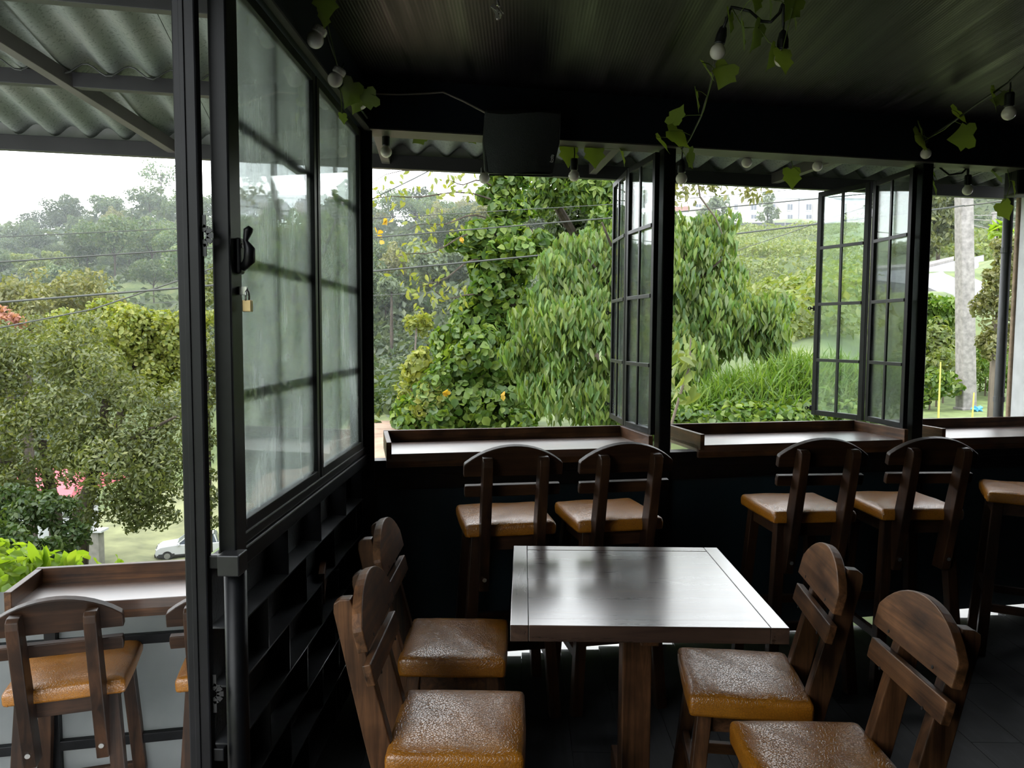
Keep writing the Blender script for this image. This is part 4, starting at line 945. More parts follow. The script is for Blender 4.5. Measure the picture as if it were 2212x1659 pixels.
P, Nn = blob_pts([pxblob(1600, 905, 8.0, 130, 40), pxblob(1500, 910, 7.9, 50, 30), pxblob(1700, 905, 8.2, 90, 40), pxblob(1800, 900, 8.5, 90, 40)], 2600, shell=.3); leaf_obj('creeper_leaves', P, Nn, .085, 'leaf_vine', gm, aspect=.9, hexa=True, droop=.3)
gs = thing('sapling', 'slender bent sapling with large drooping leaves by the bifold post', 'plant')
st_pts = [Vector((at(1440, 960, 6.4).x, 6.4, -.08)), at(1448, 925, 6.4), at(1470, 850, 6.4), at(1490, 790, 6.4), at(1492, 730, 6.4)]
MB().tube(st_pts, [.016, .014, .012, .009, .005], 6).build('stem', 'drywood', gs)
PP = np.array([np.array(at(1450 + 45 * rng.random(), 730 + 140 * rng.random(), 6.4 + .2 * rng.normal())) for _ in range(46)])
L = .15 * (.7 + .5 * rng.random(46)); pick_leaves(gs, PP, sphere_dirs(46), L, 'leaf_slope', 40, .42, 1.0)

# --- right window: verge plants, hedge, roadside trees
def bush(name, label, blobs, mat, n, leaf, aspect=.5, droop=.2, hexa=True, cat='bush'):
    t = thing(name, label, cat); P, Nn = blob_pts([pxblob(*b2) for b2 in blobs], n, shell=.35, lump=8)
    for b2 in blobs[:3]:
        c = at(b2[0], b2[1], b2[2]); MB().tube([(c.x, c.y, float(zg(c.x, c.y)[0]) - .1), c], [.02, .01], 5).build('stem', 'drywood', t)
    leaf_obj('foliage', P, Nn, leaf * (.6 + .7 * rng.random(n)), mat, t, aspect=aspect, droop=droop, hexa=hexa); return t
bush('verge_shrub', 'lime green leafy shrub in front of the road bend', [(2040, 680, 15, 55, 30), (1990, 690, 15.5, 40, 30), (2030, 660, 15, 40, 18)], 'leaf_grass', 1100, .20, aspect=.4, droop=-.5)
bush('verge_shrub', 'yellowish weedy bank left of the concrete pole', [(2020, 750, 14.5, 60, 45), (2040, 790, 14, 60, 40), (1980, 770, 14.5, 60, 50), (2060, 740, 14.5, 40, 40)], 'leaf_slope', 2600, .12)
bush('verge_shrub', 'dark green low bush at the foot of the pole bank', [(2010, 835, 13, 50, 35), (1970, 830, 13, 40, 40), (2024, 830, 13.5, 26, 30), (1920, 820, 12, 60, 50)], 'leaf_vine', 1500, .12)
bush('verge_shrub', 'bright grass tufts to the right of the concrete pole', [(2130, 810, 14.2, 50, 40), (2170, 790, 14, 40, 50), (2120, 770, 14.5, 40, 30), (2200, 820, 14, 40, 40)], 'leaf_grass', 1700, .16, aspect=.15, droop=-.6)
bush('hedge_shrub', 'tall pale-leaved hedge shrub beside the white pillar', [(2155, 620, 11, 34, 45), (2170, 560, 11, 28, 50), (2149, 690, 11, 40, 50), (2153, 745, 11, 37, 40), (2130, 650, 11, 16, 25), (2195, 640, 11, 36, 100)], 'leaf_olive', 3200, .085)
bush('hedge_shrub', 'large upright lime leaves on top of the hedge shrub', [(2165, 497, 11.7, 22, 16), (2155, 490, 11.7, 10, 8)], 'leaf_lime', 36, .22, aspect=.3, droop=-.4)
big_tree('roadside_tree', 'feathery tree by the road with rusty flower tips', [(2010, 460, 45, 40, 40), (2045, 450, 45, 38, 40), (2030, 500, 45, 34, 40), (2000, 520, 44, 24, 36), (1990, 440, 45, 36, 36), (2060, 490, 45, 20, 30), (2020, 420, 46, 50, 30)], [([(2025, 600, 45), (2028, 500, 45), (2030, 440, 45)], [.12, .1, .06])], 'leaf_left', 4200, .42, droop=.8)
big_tree('hotel_tree', 'tall thin tree in front of the hotel windows', [(1655, 440, 120, 16, 18), (1668, 460, 120, 14, 16), (1650, 465, 120, 14, 12), (1660, 425, 120, 12, 12), (1662, 480, 120, 10, 8)], [([(1657, 545, 120), (1658, 500, 120), (1658, 430, 120)], [.2, .18, .1])], 'leaf_pale', 500, .7)
big_tree('hotel_tree', 'bare-branched grey tree before the hotel left wing', [(1545, 450, 110, 30, 22), (1525, 470, 110, 24, 16), (1570, 475, 110, 16, 14)], [([(1545, 560, 110), (1545, 500, 110), (1545, 440, 110)], [.2, .18, .1])], 'leaf_pale', 700, .8)
for i, (x, y, Yp) in enumerate(((2105, 543, 50), (2128, 540, 54), (2082, 556, 46.8), (2015, 548, 52.5), (2050, 556, 49), (2000, 562, 48.2))):
    o = big_tree('verge_palm', 'small fern-topped tree on the verge between the roads', [(x, y, Yp, 14, 5), (x - 7, y + 3, Yp, 8, 4), (x + 7, y + 3, Yp, 8, 4)], [([(x, y + 14, Yp), (x, y + 2, Yp)], [.07, .05])], 'leaf_slope', 160, .5, aspect=.3)
    o['group'] = 'fern-topped trees on the verge'

# --- bright plants beside the deck
pl = thing('deck_plant', 'bright lime lance-leaved plant clump outside the deck railing', 'plant')
def blade(root, base, tip, w, mat, nm='leaf'):
    base = Vector(base); tip = Vector(tip); d = tip - base; L_ = d.length; dn_ = d.normalized(); s0 = dn_.cross(Vector((rng.normal(), 1.2, .2))).normalized(); n0 = s0.cross(dn_)
    P = []; prof = [(0, .25), (.25, .8), (.5, 1.0), (.75, .7), (1.0, .02)]
    for f, k in prof:
        c = base + d * f + n0 * (L_ * .10 * math.sin(math.pi * f * .9)) ; P += [c - s0 * w * k / 2 + n0 * w * k * .12, c, c + s0 * w * k / 2 + n0 * w * k * .12]
    F = []
    for i in range(4):
        a = i * 3; F += [(a, a + 1, a + 4, a + 3), (a + 1, a + 2, a + 5, a + 4)]
    return MB().add(P, F).build(nm, mat, root, smooth=True)
for (bx, by), _n, tips in (((82, 1225), None, [(62, 1170), (78, 1188), (86, 1176), (98, 1180), (45, 1192), (105, 1200), (70, 1200)]), ((150, 1222), None, [(120, 1194), (138, 1190), (155, 1196), (165, 1190), (178, 1205), (142, 1200), (172, 1198)]), ((252, 1222), None, [(246, 1198), (258, 1206), (265, 1212)])):
    c = at(bx, by + 10, 3.55); MB().tube([(c.x, c.y, float(zg(c.x, c.y)[0]) - .05), c], [.012, .008], 6).build('stem', 'leaf_grass', pl)
    for t_ in tips: blade(pl, at(bx + 6 * rng.normal(), by + 10, 3.55), at(*t_, 3.5 + .08 * rng.normal()), .045, 'leaf_lime')
cl = thing('deck_creeper', 'lime green creeper leaves massed outside the deck railing', 'plant')
P, Nn = blob_pts([pxblob(-10, 1225, 3.7, 60, 45), pxblob(60, 1240, 3.6, 60, 35), pxblob(130, 1240, 3.6, 60, 28), pxblob(-60, 1230, 3.7, 70, 50), pxblob(20, 1260, 3.4, 50, 50), pxblob(-40, 1330, 3.2, 60, 60)], 900, shell=.4)
for x_, y_, Y_ in ((-10, 1225, 3.7), (60, 1240, 3.6), (130, 1240, 3.6), (-60, 1230, 3.7), (20, 1260, 3.4), (-40, 1330, 3.2)):
    c = at(x_, y_, Y_); MB().tube([(c.x + .05, c.y, float(zg(c.x, c.y)[0]) - .05), (c.x - .02, c.y, c.z - .4), c], [.011, .009, .006], 6).build('stem', 'drywood', cl)
L = .065 * (.7 + .7 * rng.random(len(P))); keep = pick_leaves(cl, P, Nn, L, 'leaf_lime', 260, .6, .2); leaf_obj('foliage', P[keep], Nn[keep], L[keep], 'leaf_lime', cl, aspect=.6, hexa=True)

# ------------------------------------------------------------------ buildings, car, pole, wires outside
hb_ = thing('hotel_building', 'long white two-storey hotel with beige panels on the hilltop', 'building')
HY = 180.0
def hrect(nm, x0, x1, y0, y1, Y, depth, mat, parent):
    a = at(x0, y1, Y); b2 = at(x1, y0, Y)
    return MB().box(((a.x + b2.x) / 2, Y + depth / 2, (a.z + b2.z) / 2), (b2.x - a.x, depth, b2.z - a.z)).build(nm, mat, parent)
hrect('wall', 1556, 1960, 427, 500, HY, 9, 'house_white', hb_)
hrect('wing', 1491, 1556, 427, 500, HY + 1.5, 8, 'house_beige', hb_)
hrect('roof_parapet', 1553, 1963, 424, 428, HY - .4, 9.6, 'house_white', hb_)
for x0, x1 in ((1600, 1621), (1677, 1700), (1755, 1782), (1826, 1850)): hrect('beige_panel', x0, x1, 440, 478, HY - .25, .3, 'house_beige', hb_)
for x0, x1, y0, y1 in ((1586, 1594, 440, 456), (1622, 1635, 440, 456), (1663, 1676, 440, 456), (1701, 1713, 440, 456), (1741, 1754, 440, 456), (1622, 1635, 463, 475), (1701, 1713, 463, 475), (1741, 1754, 463, 475), (1790, 1803, 440, 456), (1790, 1803, 463, 475), (1502, 1516, 440, 450), (1505, 1512, 462, 474)):
    f = hrect('window', x0, x1, y0, y1, HY - .35, .4, 'house_white', hb_); xm = (x0 + x1) / 2
    for a0, a1 in ((x0 + .8, xm - .5), (xm + .5, x1 - .8)): hrect('pane', a0, a1, y0 + 1, y1 - 2.6, HY - .45, .12, 'house_glass', f)
for x in (1726, 1770, 1560): hrect('downpipe', x - .6, x + .6, 427, 478, HY - .4, .3, 'fence_dark', hb_)
hrect('ground_slab', 1480, 1970, 477, 481, HY - 4, 13, 'house_white', hb_)
rh = thing('hill_house', 'small white house with brownish tiled roof beside the hotel', 'house')
hrect('wall', 1455, 1488, 455, 495, HY - 12, 6, 'house_white', rh); hrect('roof', 1454, 1490, 446, 456, HY - 12.6, 7, 'roof_tile', rh)
hf = thing('hotel_fence', 'dark screened fence along the bank below the hotel', 'fence')
for i in range(14):
    x = 1600 + 24 * i; hrect('panel', x, x + 23, 481, 503 + .2 * i, 142, .3, 'fence_dark', hf); hrect('post', x - 1, x + 1, 478, 505, 141.8, .3, 'kerb', hf)
hrect('footing', 1590, 1940, 503, 506, 141.5, .8, 'roof_tile', hf)
# red-roofed house in the valley
vh = thing('valley_house', 'pale house with red roof hidden among the valley trees', 'house')
VY = 44
a = at(-60, 1072, VY); b2 = at(158, 1032, VY); w_ = b2.x - a.x
MB().add([(a.x, VY - .5, a.z), (b2.x, VY - .5, a.z), (b2.x - 1, VY + 3, b2.z), (a.x + 1, VY + 3, b2.z), (b2.x, VY + 6.5, a.z), (a.x, VY + 6.5, a.z)], [(0, 1, 2, 3), (3, 2, 4, 5), (0, 3, 5), (1, 4, 2), (0, 5, 4, 1)]).build('roof', 'roof_red', vh)
hrect('wall', -50, 150, 1072, 1232, VY + .3, 3.0, 'house_white', vh)
for x0 in (15, 60, 110): f = hrect('window', x0, x0 + 18, 1095, 1115, VY + .15, .3, 'house_glass', vh)
gp = thing('gate_pillar', 'dark stone gate pillar with pale cap in the valley yard', 'pillar')
hrect('pillar', 196, 212, 1150, 1250, 36, .5, 'kerb', gp); hrect('cap', 193, 218, 1147, 1151, 35.9, .7, 'house_white', gp)
gw = thing('garden_wall', 'low rendered garden wall beside the gate pillar', 'wall'); hrect('wall', 95, 195, 1168, 1275, 36.3, .3, 'kerb', gw); hrect('cap', 93, 195, 1165, 1169, 36.2, .5, 'house_white', gw)

# car
def make_car():
    p = at(398, 1197, 52); p.z = float(at(372, 1200, 52).z)
    car = thing('parked_car', 'white sport utility car with black bumper parked on the yard', 'car', (at(408, 1197, 52).x, 52, float(zg(at(408, 1197, 52).x, 52)[0]) + .12), math.radians(200))
    # local: x forward (front at +x), y left
    prof = [(-2.1, .35), (-2.15, .75), (-2.08, 1.05), (-1.95, 1.5), (-1.7, 1.66), (.1, 1.66), (.75, 1.12), (1.75, 1.0), (2.05, .82), (2.12, .5), (2.05, .3)]
    low = [(-2.1, .35), (-2.15, .75), (-2.08, 1.05), (.78, 1.10), (1.75, 1.0), (2.05, .82), (2.12, .5), (2.05, .3)]
    MB().prism([(x, -.88, z) for x, z in low], None, (0, 1.76, 0)).build('body', 'car_white', car, .06, segs=3)
    cab = [(-2.05, 1.03), (-1.9, 1.5), (-1.65, 1.64), (0, 1.64), (.72, 1.08)]
    MB().add([(x, s * (.84 if z < 1.2 else .66), z) for s in (-1, 1) for x, z in cab], [(4, 3, 2, 1, 0), (5, 6, 7, 8, 9)] + [(i, (i + 1) % 5, 5 + (i + 1) % 5, 5 + i) for i in range(5)]).build('cabin', 'house_glass', car, .02)
    MB().box((-.8, 0, 1.655), (1.8, 1.28, .05)).build('roof', 'car_white', car, .02)
    for s in (-1, 1):
        for x0, z0, x1, z1 in ((.70, 1.1, -.02, 1.63), (-.85, 1.06, -.85, 1.63), (-1.95, 1.06, -1.75, 1.6)): MB().bar((x0, s * .83, z0), (x1, s * .67, z1), .09, .05).build('pillar', 'car_white', car)
        MB().bar((1.35 - .5, s * .885, .38), (1.35 + .55, s * .885, .38), .04, .26).build('arch_trim', 'car_trim', car, .01)
        MB().bar((-1.9, s * .885, .36), (2.0, s * .885, .36), .03, .12).build('sill_trim', 'car_trim', car, .01)
        MB().box((2.0, s * .62, .78), (.18, .36, .17)).build('headlamp', 'chrome', car, .03)
        MB().box((.55, s * .98, 1.12), (.12, .2, .14)).build('mirror', 'car_white', car, .03)
        for x in (1.33, -1.33):
            w2 = MB().lathe([(.20, -.11), (.34, -.10), (.35, -.05), (.35, .05), (.34, .10), (.20, .11)], 20, Matrix.Rotation(math.pi / 2, 3, 'X')).build('wheel', 'tyre', car); w2.location = (x, s * .80, .35)
            MB().lathe([(.05, -.118), (.21, -.112), (.21, .112), (.05, .118)], 12, Matrix.Rotation(math.pi / 2, 3, 'X')).build('rim', 'alloy', w2)
    MB().box((2.05, 0, .42), (.22, 1.74, .26)).build('bumper', 'car_trim', car, .05)
    MB().box((2.08, 0, .74), (.08, .8, .12)).build('grille', 'car_trim', car, .01)
    return car
make_car()

# concrete pole and wires
cp = thing('utility_pole', 'grey square concrete utility pole beside the road', 'pole')
q0 = at(2087, 888, 13); q1 = at(2082, 420, 13); dv = (q1 - q0)
MB().bar(q0 - dv * .03, q0 + dv * 1.9, .245, .245, (0, 1, 0), .19, .19).build('shaft', 'concrete', cp, .02)
MB().bar(q0 - dv * .03, q0 + dv * .02, .30, .30, (0, 1, 0)).build('footing', 'concrete', cp, .02)
for (xx, y0, y1) in ((2148, 462, 560), (2057, 463, 562)):
    o = thing('street_post', 'thin pale post on the verge of the upper road' if xx > 2100 else 'tall white post rising behind the feathery roadside tree', 'post')
    MB().tube([at(xx, y1 + 6, 55), at(xx, y0, 55)], .14, 8).build('shaft', 'concrete', o); MB().tube([at(xx, y0, 55), at(xx, y0 - 4, 55)], .2, 8).build('cap', 'concrete', o)
WL = [('upper thin power line crossing above the valley', [(-200, 523, 8.5), (0, 512, 9), (380, 494, 10), (785, 473, 11), (1330, 441, 12.2), (1775, 405, 13), (2082, 372, 13)], .006),
      ('middle power line crossing the vine tree', [(-200, 580, 8.5), (0, 566, 9), (380, 541, 10), (785, 515, 11), (1330, 470, 12.2), (1450, 459, 12.4), (1775, 428, 13), (2080, 398, 13)], .011),
      ('thick lower power line crossing in front of the vine tree', [(-200, 670, 8), (0, 653, 8.4), (380, 623, 9), (785, 588, 10), (1330, 536, 11.2), (1450, 522, 11.6), (1780, 482, 12.4), (2000, 455, 12.8), (2083, 444, 12.85)], .014),
      ('slack diagonal cable crossing the valley trees', [(-200, 748, 10), (0, 708, 10.5), (200, 668, 11), (380, 608, 11.5), (470, 575, 12), (620, 510, 12.5), (779, 442, 13), (896, 385, 13.6), (1050, 305, 14.6), (1142, 240, 16.35)], .012),
      ('cable rising to the pole above the shrub slope', [(1440, 600, 30), (1580, 545, 25), (1700, 505, 20), (1785, 474, 16), (2083, 380, 13)], .010),
      ('cable leaving the pole towards the white pillar', [(2083, 445, 12.85), (2130, 439, 12.6), (2188, 431, 12.3), (2300, 418, 12)], .012),
      ('thin far cable in the valley', [(-100, 668, 60), (785, 640, 58), (1140, 618, 50)], .02),
      ('distant pale cable over the upper road', [(2057, 466, 55), (2148, 465, 55)], .03), ('lower distant pale cable over the upper road', [(2057, 470, 55), (2102, 474, 55), (2148, 477, 55), (2240, 482, 55)], .03), ('sagging pale cable by the feathery tree', [(2057, 468, 55), (2101, 486, 55), (2148, 497, 55)], .03)]
for lb, pts, r in WL:
    P3 = [at(*p) for p in pts]; q = []
    for a, b2 in zip(P3[:-1], P3[1:]):
        for f in np.linspace(0, 1, 6)[:-1]: q.append(a.lerp(b2, f))
    q.append(P3[-1]); o = MB().tube(q, r, 6).build('power_line', 'concrete' if r > .025 else 'wire'); tag(o, lb, 'power line')
for (x, y0, y1) in ((2029, 782, 897), (2101, 848, 897)):
    a = at(x - 2, y1 + 6, 9.2); b2 = at(x + 3, y0, 9.2); a.z = float(zg(a.x, 9.2)[0]) - .05; o = MB().bar(a, b2, .03, .012, (0, 1, 0), .014, .01).build('leaf_stake', 'stake_yellow', None, .002)
    tag(o, 'taller pale yellow stake left of the concrete pole' if x < 2050 else 'short pale yellow stake right of the concrete pole', 'stake')
c = at(2110, 874, 12.6); c.z = float(zg(c.x, c.y)[0]) + .085; mb = MB(); bm = bmesh.new(); bmesh.ops.create_icosphere(bm, subdivisions=2, radius=.07)
for v_ in bm.verts: v_.co = Vector((v_.co.x * 1.3, v_.co.y, v_.co.z * .8)) * (1 + .35 * math.sin(v_.co.x * 90 + v_.co.z * 70)) + c
me = bpy.data.meshes.new('litter_bag'); bm.to_mesh(me); bm.free(); o = mk('litter_bag', me, 'bag_blue'); tag(o, 'crumpled bright blue plastic bag on the grass', 'bag')

# white pillar, pipe beside the right window
pr = thing('pillar', 'rough white plastered pillar beyond the last window', 'pillar')
pa = at(2191, 660, 4.76)
MB().box((pa.x + .33, 4.68, 1.2), (.66, .15, 3.0)).build('plaster', 'plaster_white', pr, .015)
MB().box((pa.x + .004, 4.765, 1.2), (.03, .03, 3.0)).build('mortar_edge', 'mortar_tan', pr, .008)
dp = thing('drain_pipe', 'grey plastic drain pipe against the white pillar', 'pipe')
p0 = at(2180, 420, 4.55); MB().tube([(p0.x, 4.55, -.1), (p0.x, 4.55, 2.52)], .027, 16).build('pipe', 'pipe_grey', dp, smooth=True)
for z in (1.1, 2.0): MB().tube([(p0.x, 4.55, z), (p0.x, 4.55, z + .03)], .031, 16).build('bracket', 'pipe_grey', dp)
be = thing('shutter_bracket', 'black steel bracket under the beam by the white pillar', 'bracket')
a = at(2196, 372, 4.0); MB().box((a.x + .05, 4.02, 2.31), (.13, .12, .14)).build('plate', 'black_steel', be, .012); MB().tube([(a.x - .005, 4.02, 2.38), (a.x - .005, 4.02, 2.33)], .012, 8).build('pin', 'black_steel', be)

# ------------------------------------------------------------------ hardware on the partition post
lk = thing('window_latch', 'black cast casement latch with rounded handle on the pivot post', 'latch', (-0.681, 1.762, 0))
zl = float(at(522, 555, 1.78).z)
MB().box((0.008, 0, zl), (0.014, 0.03, 0.085)).build('plate', 'black_steel', lk, .006, segs=3)
MB().tube([(0.016, -0.005, zl - .03), (0.035, -0.012, zl - .01), (0.036, -0.012, zl + .015), (0.026, -0.01, zl + .035), (0.034, -0.014, zl + .058), (0.04, -0.016, zl + .064)], [.008, .014, .013, .006, .011, .007], 10).build('handle', 'black_steel', lk, smooth=True)
for dz in (-.028, .024): MB().tube([(.014, -.004, zl + dz), (.018, -.006, zl + dz)], .006, 10).build('screw', 'chrome', lk)
pk = thing('padlock', 'small brass padlock hanging from a hasp on the pivot post', 'padlock', (-0.681, 1.762, 0))
zl = float(at(525, 632, 1.77).z)
MB().box((.012, 0, zl + .004), (.024, .004, .02)).build('hasp', 'chrome', pk, .001)
MB().tube([(.022, -.006, zl - .02), (.022, -.006, zl), (.024, 0, zl + .008), (.026, .006, zl), (.026, .006, zl - .02)], .0022, 8).build('shackle', 'chrome', pk, smooth=True)
MB().box((.024, 0, zl - .032), (.022, .014, .028)).build('body', 'brass', pk, .002)

# ------------------------------------------------------------------ speaker and its cable
spk = thing('loudspeaker', 'black wall loudspeaker with curved grille hung under the beam', 'speaker')
sc_ = at(1126, 310, 3.16); spM = Matrix.Rotation(math.radians(5), 3, 'Z') @ Matrix.Rotation(math.radians(14), 3, 'X')
def sl(x, y, z): return sc_ + spM @ Vector((x, y, z))
outl = [(-.155, .135), (-.165, 0), (-.155, -.125), (.135, -.125), (.165, 0.0), (.165, .135)]
MB().add([sl(x * .8, .15, z * .85) for x, z in outl] + [sl(x, 0, z) for x, z in outl], [tuple(range(5, -1, -1)), tuple(range(6, 12))] + [(i, (i + 1) % 6, 6 + (i + 1) % 6, 6 + i) for i in range(6)]).build('cabinet', 'black_plastic', spk, .012, segs=3)
P = []; F = []; nx, nz = 12, 8
for i in range(nx + 1):
    for j in range(nz + 1):
        u_, w_ = i / nx * 2 - 1, j / nz * 2 - 1; hw = .155 - .02 * max(0, -w_); P.append(sl(u_ * hw, -.012 - .022 * (1 - u_ * u_), .0 + w_ * .118 + .006 * math.sin(u_ * 3.2)))
for i in range(nx):
    for j in range(nz): a = i * (nz + 1) + j; F.append((a, a + nz + 1, a + nz + 2, a + 1))
MB().add(P, F).build('grille', 'speaker_grille', spk, smooth=True)
MB().box(sl(0, -.005, -.128), (.27, .03, .006), spM).build('lower_trim', 'grey_steel', spk)
MB().box(sl(-.02, .185, .08), (.10, .10, .12), spM).build('bracket', 'black_steel', spk, .004)
lg = MB(); q = sl(.128, -.030, -.055); ax = spM @ Vector((.18, 0, 1)).normalized(); ay = spM @ Vector((1, 0, -.18)).normalized()
def stroke(pts): 
    for a, b2 in zip(pts[:-1], pts[1:]): lg.bar(q + ax * a[0] + ay * a[1], q + ax * b2[0] + ay * b2[1], .0022, .0022, (0, 1, 0))
stroke([(-.016, -.006), (-.016, .004), (-.014, .006), (-.002, .006)]); stroke([(-.013, -.001), (-.002, -.001)]); stroke([(0, -.004), (.007, -.004), (.007, .004), (0, .004), (0, -.004)]); stroke([(.010, -.004), (.013, .002), (.010, .006)])
lg.build('logo', 'white_print', spk)
cb = MB().tube([at(806, 202, 3.20), at(860, 204, 3.22), at(920, 202, 3.24), at(957, 199, 3.25), at(1000, 218, 3.2), at(1050, 244, 3.14), at(1056, 262, 3.12)], .0042, 8).build('speaker_cable', 'cable_beige', None, smooth=True)
tag(cb, 'beige speaker cable clipped along the beam', 'cable')
fo = thing('ceiling_foil', 'crumpled silvery foil scrap stuck to the dark ceiling', 'foil')
for (x0, y0, x1, y1, w_) in ((1066, 14, 1078, 40, .012), (1064, 12, 1074, 22, .014), (1078, 12, 1087, 28, .008), (1076, 4, 1079, 14, .008), (1080, 36, 1082, 30, .012), (1068, 18, 1080, 26, .012), (1072, 36, 1075, 41, .012)):
    a = at(x0, y0, 2.28); b2 = at(x1, y1, 2.22); MB().bar(a, b2, w_, .006, (0, 1, .3), w_ * .5).build('fold', 'foil', fo, .001)
MB().tube([(at(1074, 8, 2.28).x, 2.29, 2.58), at(1074, 12, 2.28)], .003, 6).build('stem', 'foil', fo)

# ------------------------------------------------------------------ festoon bulbs
GB = 'white festoon bulbs strung around the room'
def bulb(px, py, Y, label, style='socket', tilt=(0, 0), cord=0.06, top=None):
    c = at(px, py, Y); r = .0255
    t = thing('festoon_bulb', label, 'light bulb', c, group=GB); t.rotation_euler = (tilt[0], tilt[1], 0)
    prof = [(0.001, -r)] + [(r * math.cos(a), r * math.sin(a)) for a in np.linspace(-1.3, .85, 10)] + [(.0125, .026), (.0125, .03)]
    MB().lathe(prof, 20).build('globe', 'bulb_white', t, smooth=True)
    if style == 'socket': sp_ = [(.0145, .024), (.0175, .028), (.0175, .07), (.015, .078)]
    elif style == 'cone': sp_ = [(.0145, .024), (.018, .028), (.0175, .055), (.012, .078), (.006, .086)]
    elif style == 'short': sp_ = [(.016, .022), (.016, .046), (.012, .05)]
    else: sp_ = [(.020, .020), (.022, .024), (.022, .036), (.018, .042)]
    MB().lathe(sp_, 16).build('socket', 'bulb_white' if style == 'ring' else 'black_plastic', t, smooth=False, bev=.001)
    if cord: MB().tube([(0, 0, sp_[-1][1] - .004), (.002, 0, sp_[-1][1] + cord * .5), (0, .002, sp_[-1][1] + cord)], .0032, 6).build('drop_cord', 'black_plastic', t)
    return t
bulb(681, 86, 2.30, 'bare white bulb in a pale ring on the partition beam', 'ring', (0, .5), .02)
bulb(724, 172, 2.55, 'white bulb half hidden by foliage along the partition beam', 'ring', (0, .5), .02)
bulb(779, 222, 2.94, 'white bulb behind the green leaf in the beam corner', 'ring', (.2, .3), .02)
bulb(834, 328, 3.33, 'white bulb in black socket beside the eave rafter at the corner', 'socket', (0, 0), .02)
bulb(1046, 385, 3.437, 'white bulb just under the loudspeaker', 'short', (0, 0), .14)
bulb(1240, 380, 3.46, 'white bulb in black socket between leaves beside the loudspeaker', 'socket', (0, 0), .05)
bulb(1472, 386, 3.38, 'white bulb in black socket hanging from the vine strand at the bifold post', 'cone', (0, 0), .05)
bulb(1613, 351, 3.742, 'small white bulb under the middle beam above the hotel', 'short', (0, 0), .06)
bulb(1766, 359, 3.818, 'small white bulb under the beam next to the slanting rafter', 'short', (0, 0), .06)
bulb(1550, 112, 2.55, 'white bulb in black socket hanging tilted from the ceiling vine', 'cone', (0, .22), .03)
bulb(1690, 126, 2.42, 'white bulb with a green leaf across its front', 'cone', (0, 0), .05)
bulb(2000, 332, 3.77, 'white bulb under leaves on the beam above the second bifold post', 'short', (0, 0), .02)
bulb(2090, 411, 3.95, 'white bulb in black socket in front of the concrete pole top', 'socket', (0, 0), .04)
bulb(2179, 245, 2.95, 'white bulb in black socket on the strand near the white pillar', 'socket', (0, 0), .05)

# light string cables
def cable(name, label, pts, r=.0036, mat='black_plastic', cat='cable'):
    P3 = [at(*p) for p in pts]; q = []
    for a, b2 in zip(P3[:-1], P3[1:]):
        for f in np.linspace(0, 1, 5)[:-1]: q.append(a.lerp(b2, f))
    q.append(P3[-1]); o = MB().tube(q, r, 6).build(name, mat, None, smooth=True); tag(o, label, cat); return o
cable('light_string', 'black light string looping on the ceiling above the table', [(1563, 60, 2.52), (1580, 15, 2.50), (1620, 24, 2.47), (1645, 46, 2.44), (1665, 48, 2.42), (1684, 28, 2.41), (1692, 5, 2.40), (1692, 60, 2.42)], .0048)
cable('light_string', 'black light string dangling from the ceiling to the bifold post', [(1580, 15, 2.50), (1545, 120, 2.60), (1535, 180, 2.75), (1515, 250, 3.0), (1490, 300, 3.25), (1474, 322, 3.36)], .0036)
cable('light_string', 'black light string sagging below the beam by the concrete pole', [(2003, 368, 3.90), (2025, 358, 3.92), (2050, 378, 3.93), (2078, 374, 3.94), (2090, 362, 3.95), (2090, 385, 3.95)], .0048)
cable('light_string', 'black light string along the ceiling to the white pillar', [(2000, 316, 3.77), (2006, 296, 3.74), (2060, 262, 3.45), (2110, 225, 3.2), (2179, 178, 2.95), (2230, 130, 2.77), (2290, 84, 2.70)], .0045)
cable('light_string', 'black light string along the beam over the partition', [(690, 14, 2.43), (710, 90, 2.55), (735, 160, 2.71), (765, 215, 2.93), (793, 255, 3.16)], .0045)

# ------------------------------------------------------------------ garlands of artificial leaves
def grape_leaf():
    out = [(0, 0), (.22, -.12), (.45, -.05), (.50, .20), (.42, .30), (.55, .50), (.36, .62), (.26, .72), (.14, .86), (0, 1.05), (-.14, .86), (-.26, .72), (-.36, .62), (-.55, .50), (-.42, .30), (-.50, .20), (-.45, -.05), (-.22, -.12)]
    ring = [(x, y, .10 * abs(x) - .10 * (y - .4) ** 2 + .03 * math.sin(9 * x + 7 * y)) for x, y in out]; inner = [(x * .5, .4 + (y - .4) * .5, .05 * abs(x) - .02) for x, y in out]
    n = len(out); me = bpy.data.meshes.new('leaf'); V = ring + inner + [(0, .4, -.015)]
    F = [(i, (i + 1) % n, n + (i + 1) % n, n + i) for i in range(n)] + [(n + i, n + (i + 1) % n, 2 * n) for i in range(n)]
    me.from_pydata(V, [], F); me.update()
    for p in me.polygons: p.use_smooth = True
    me.materials.append(MATS['leaf_garland']); return me
GL = grape_leaf()
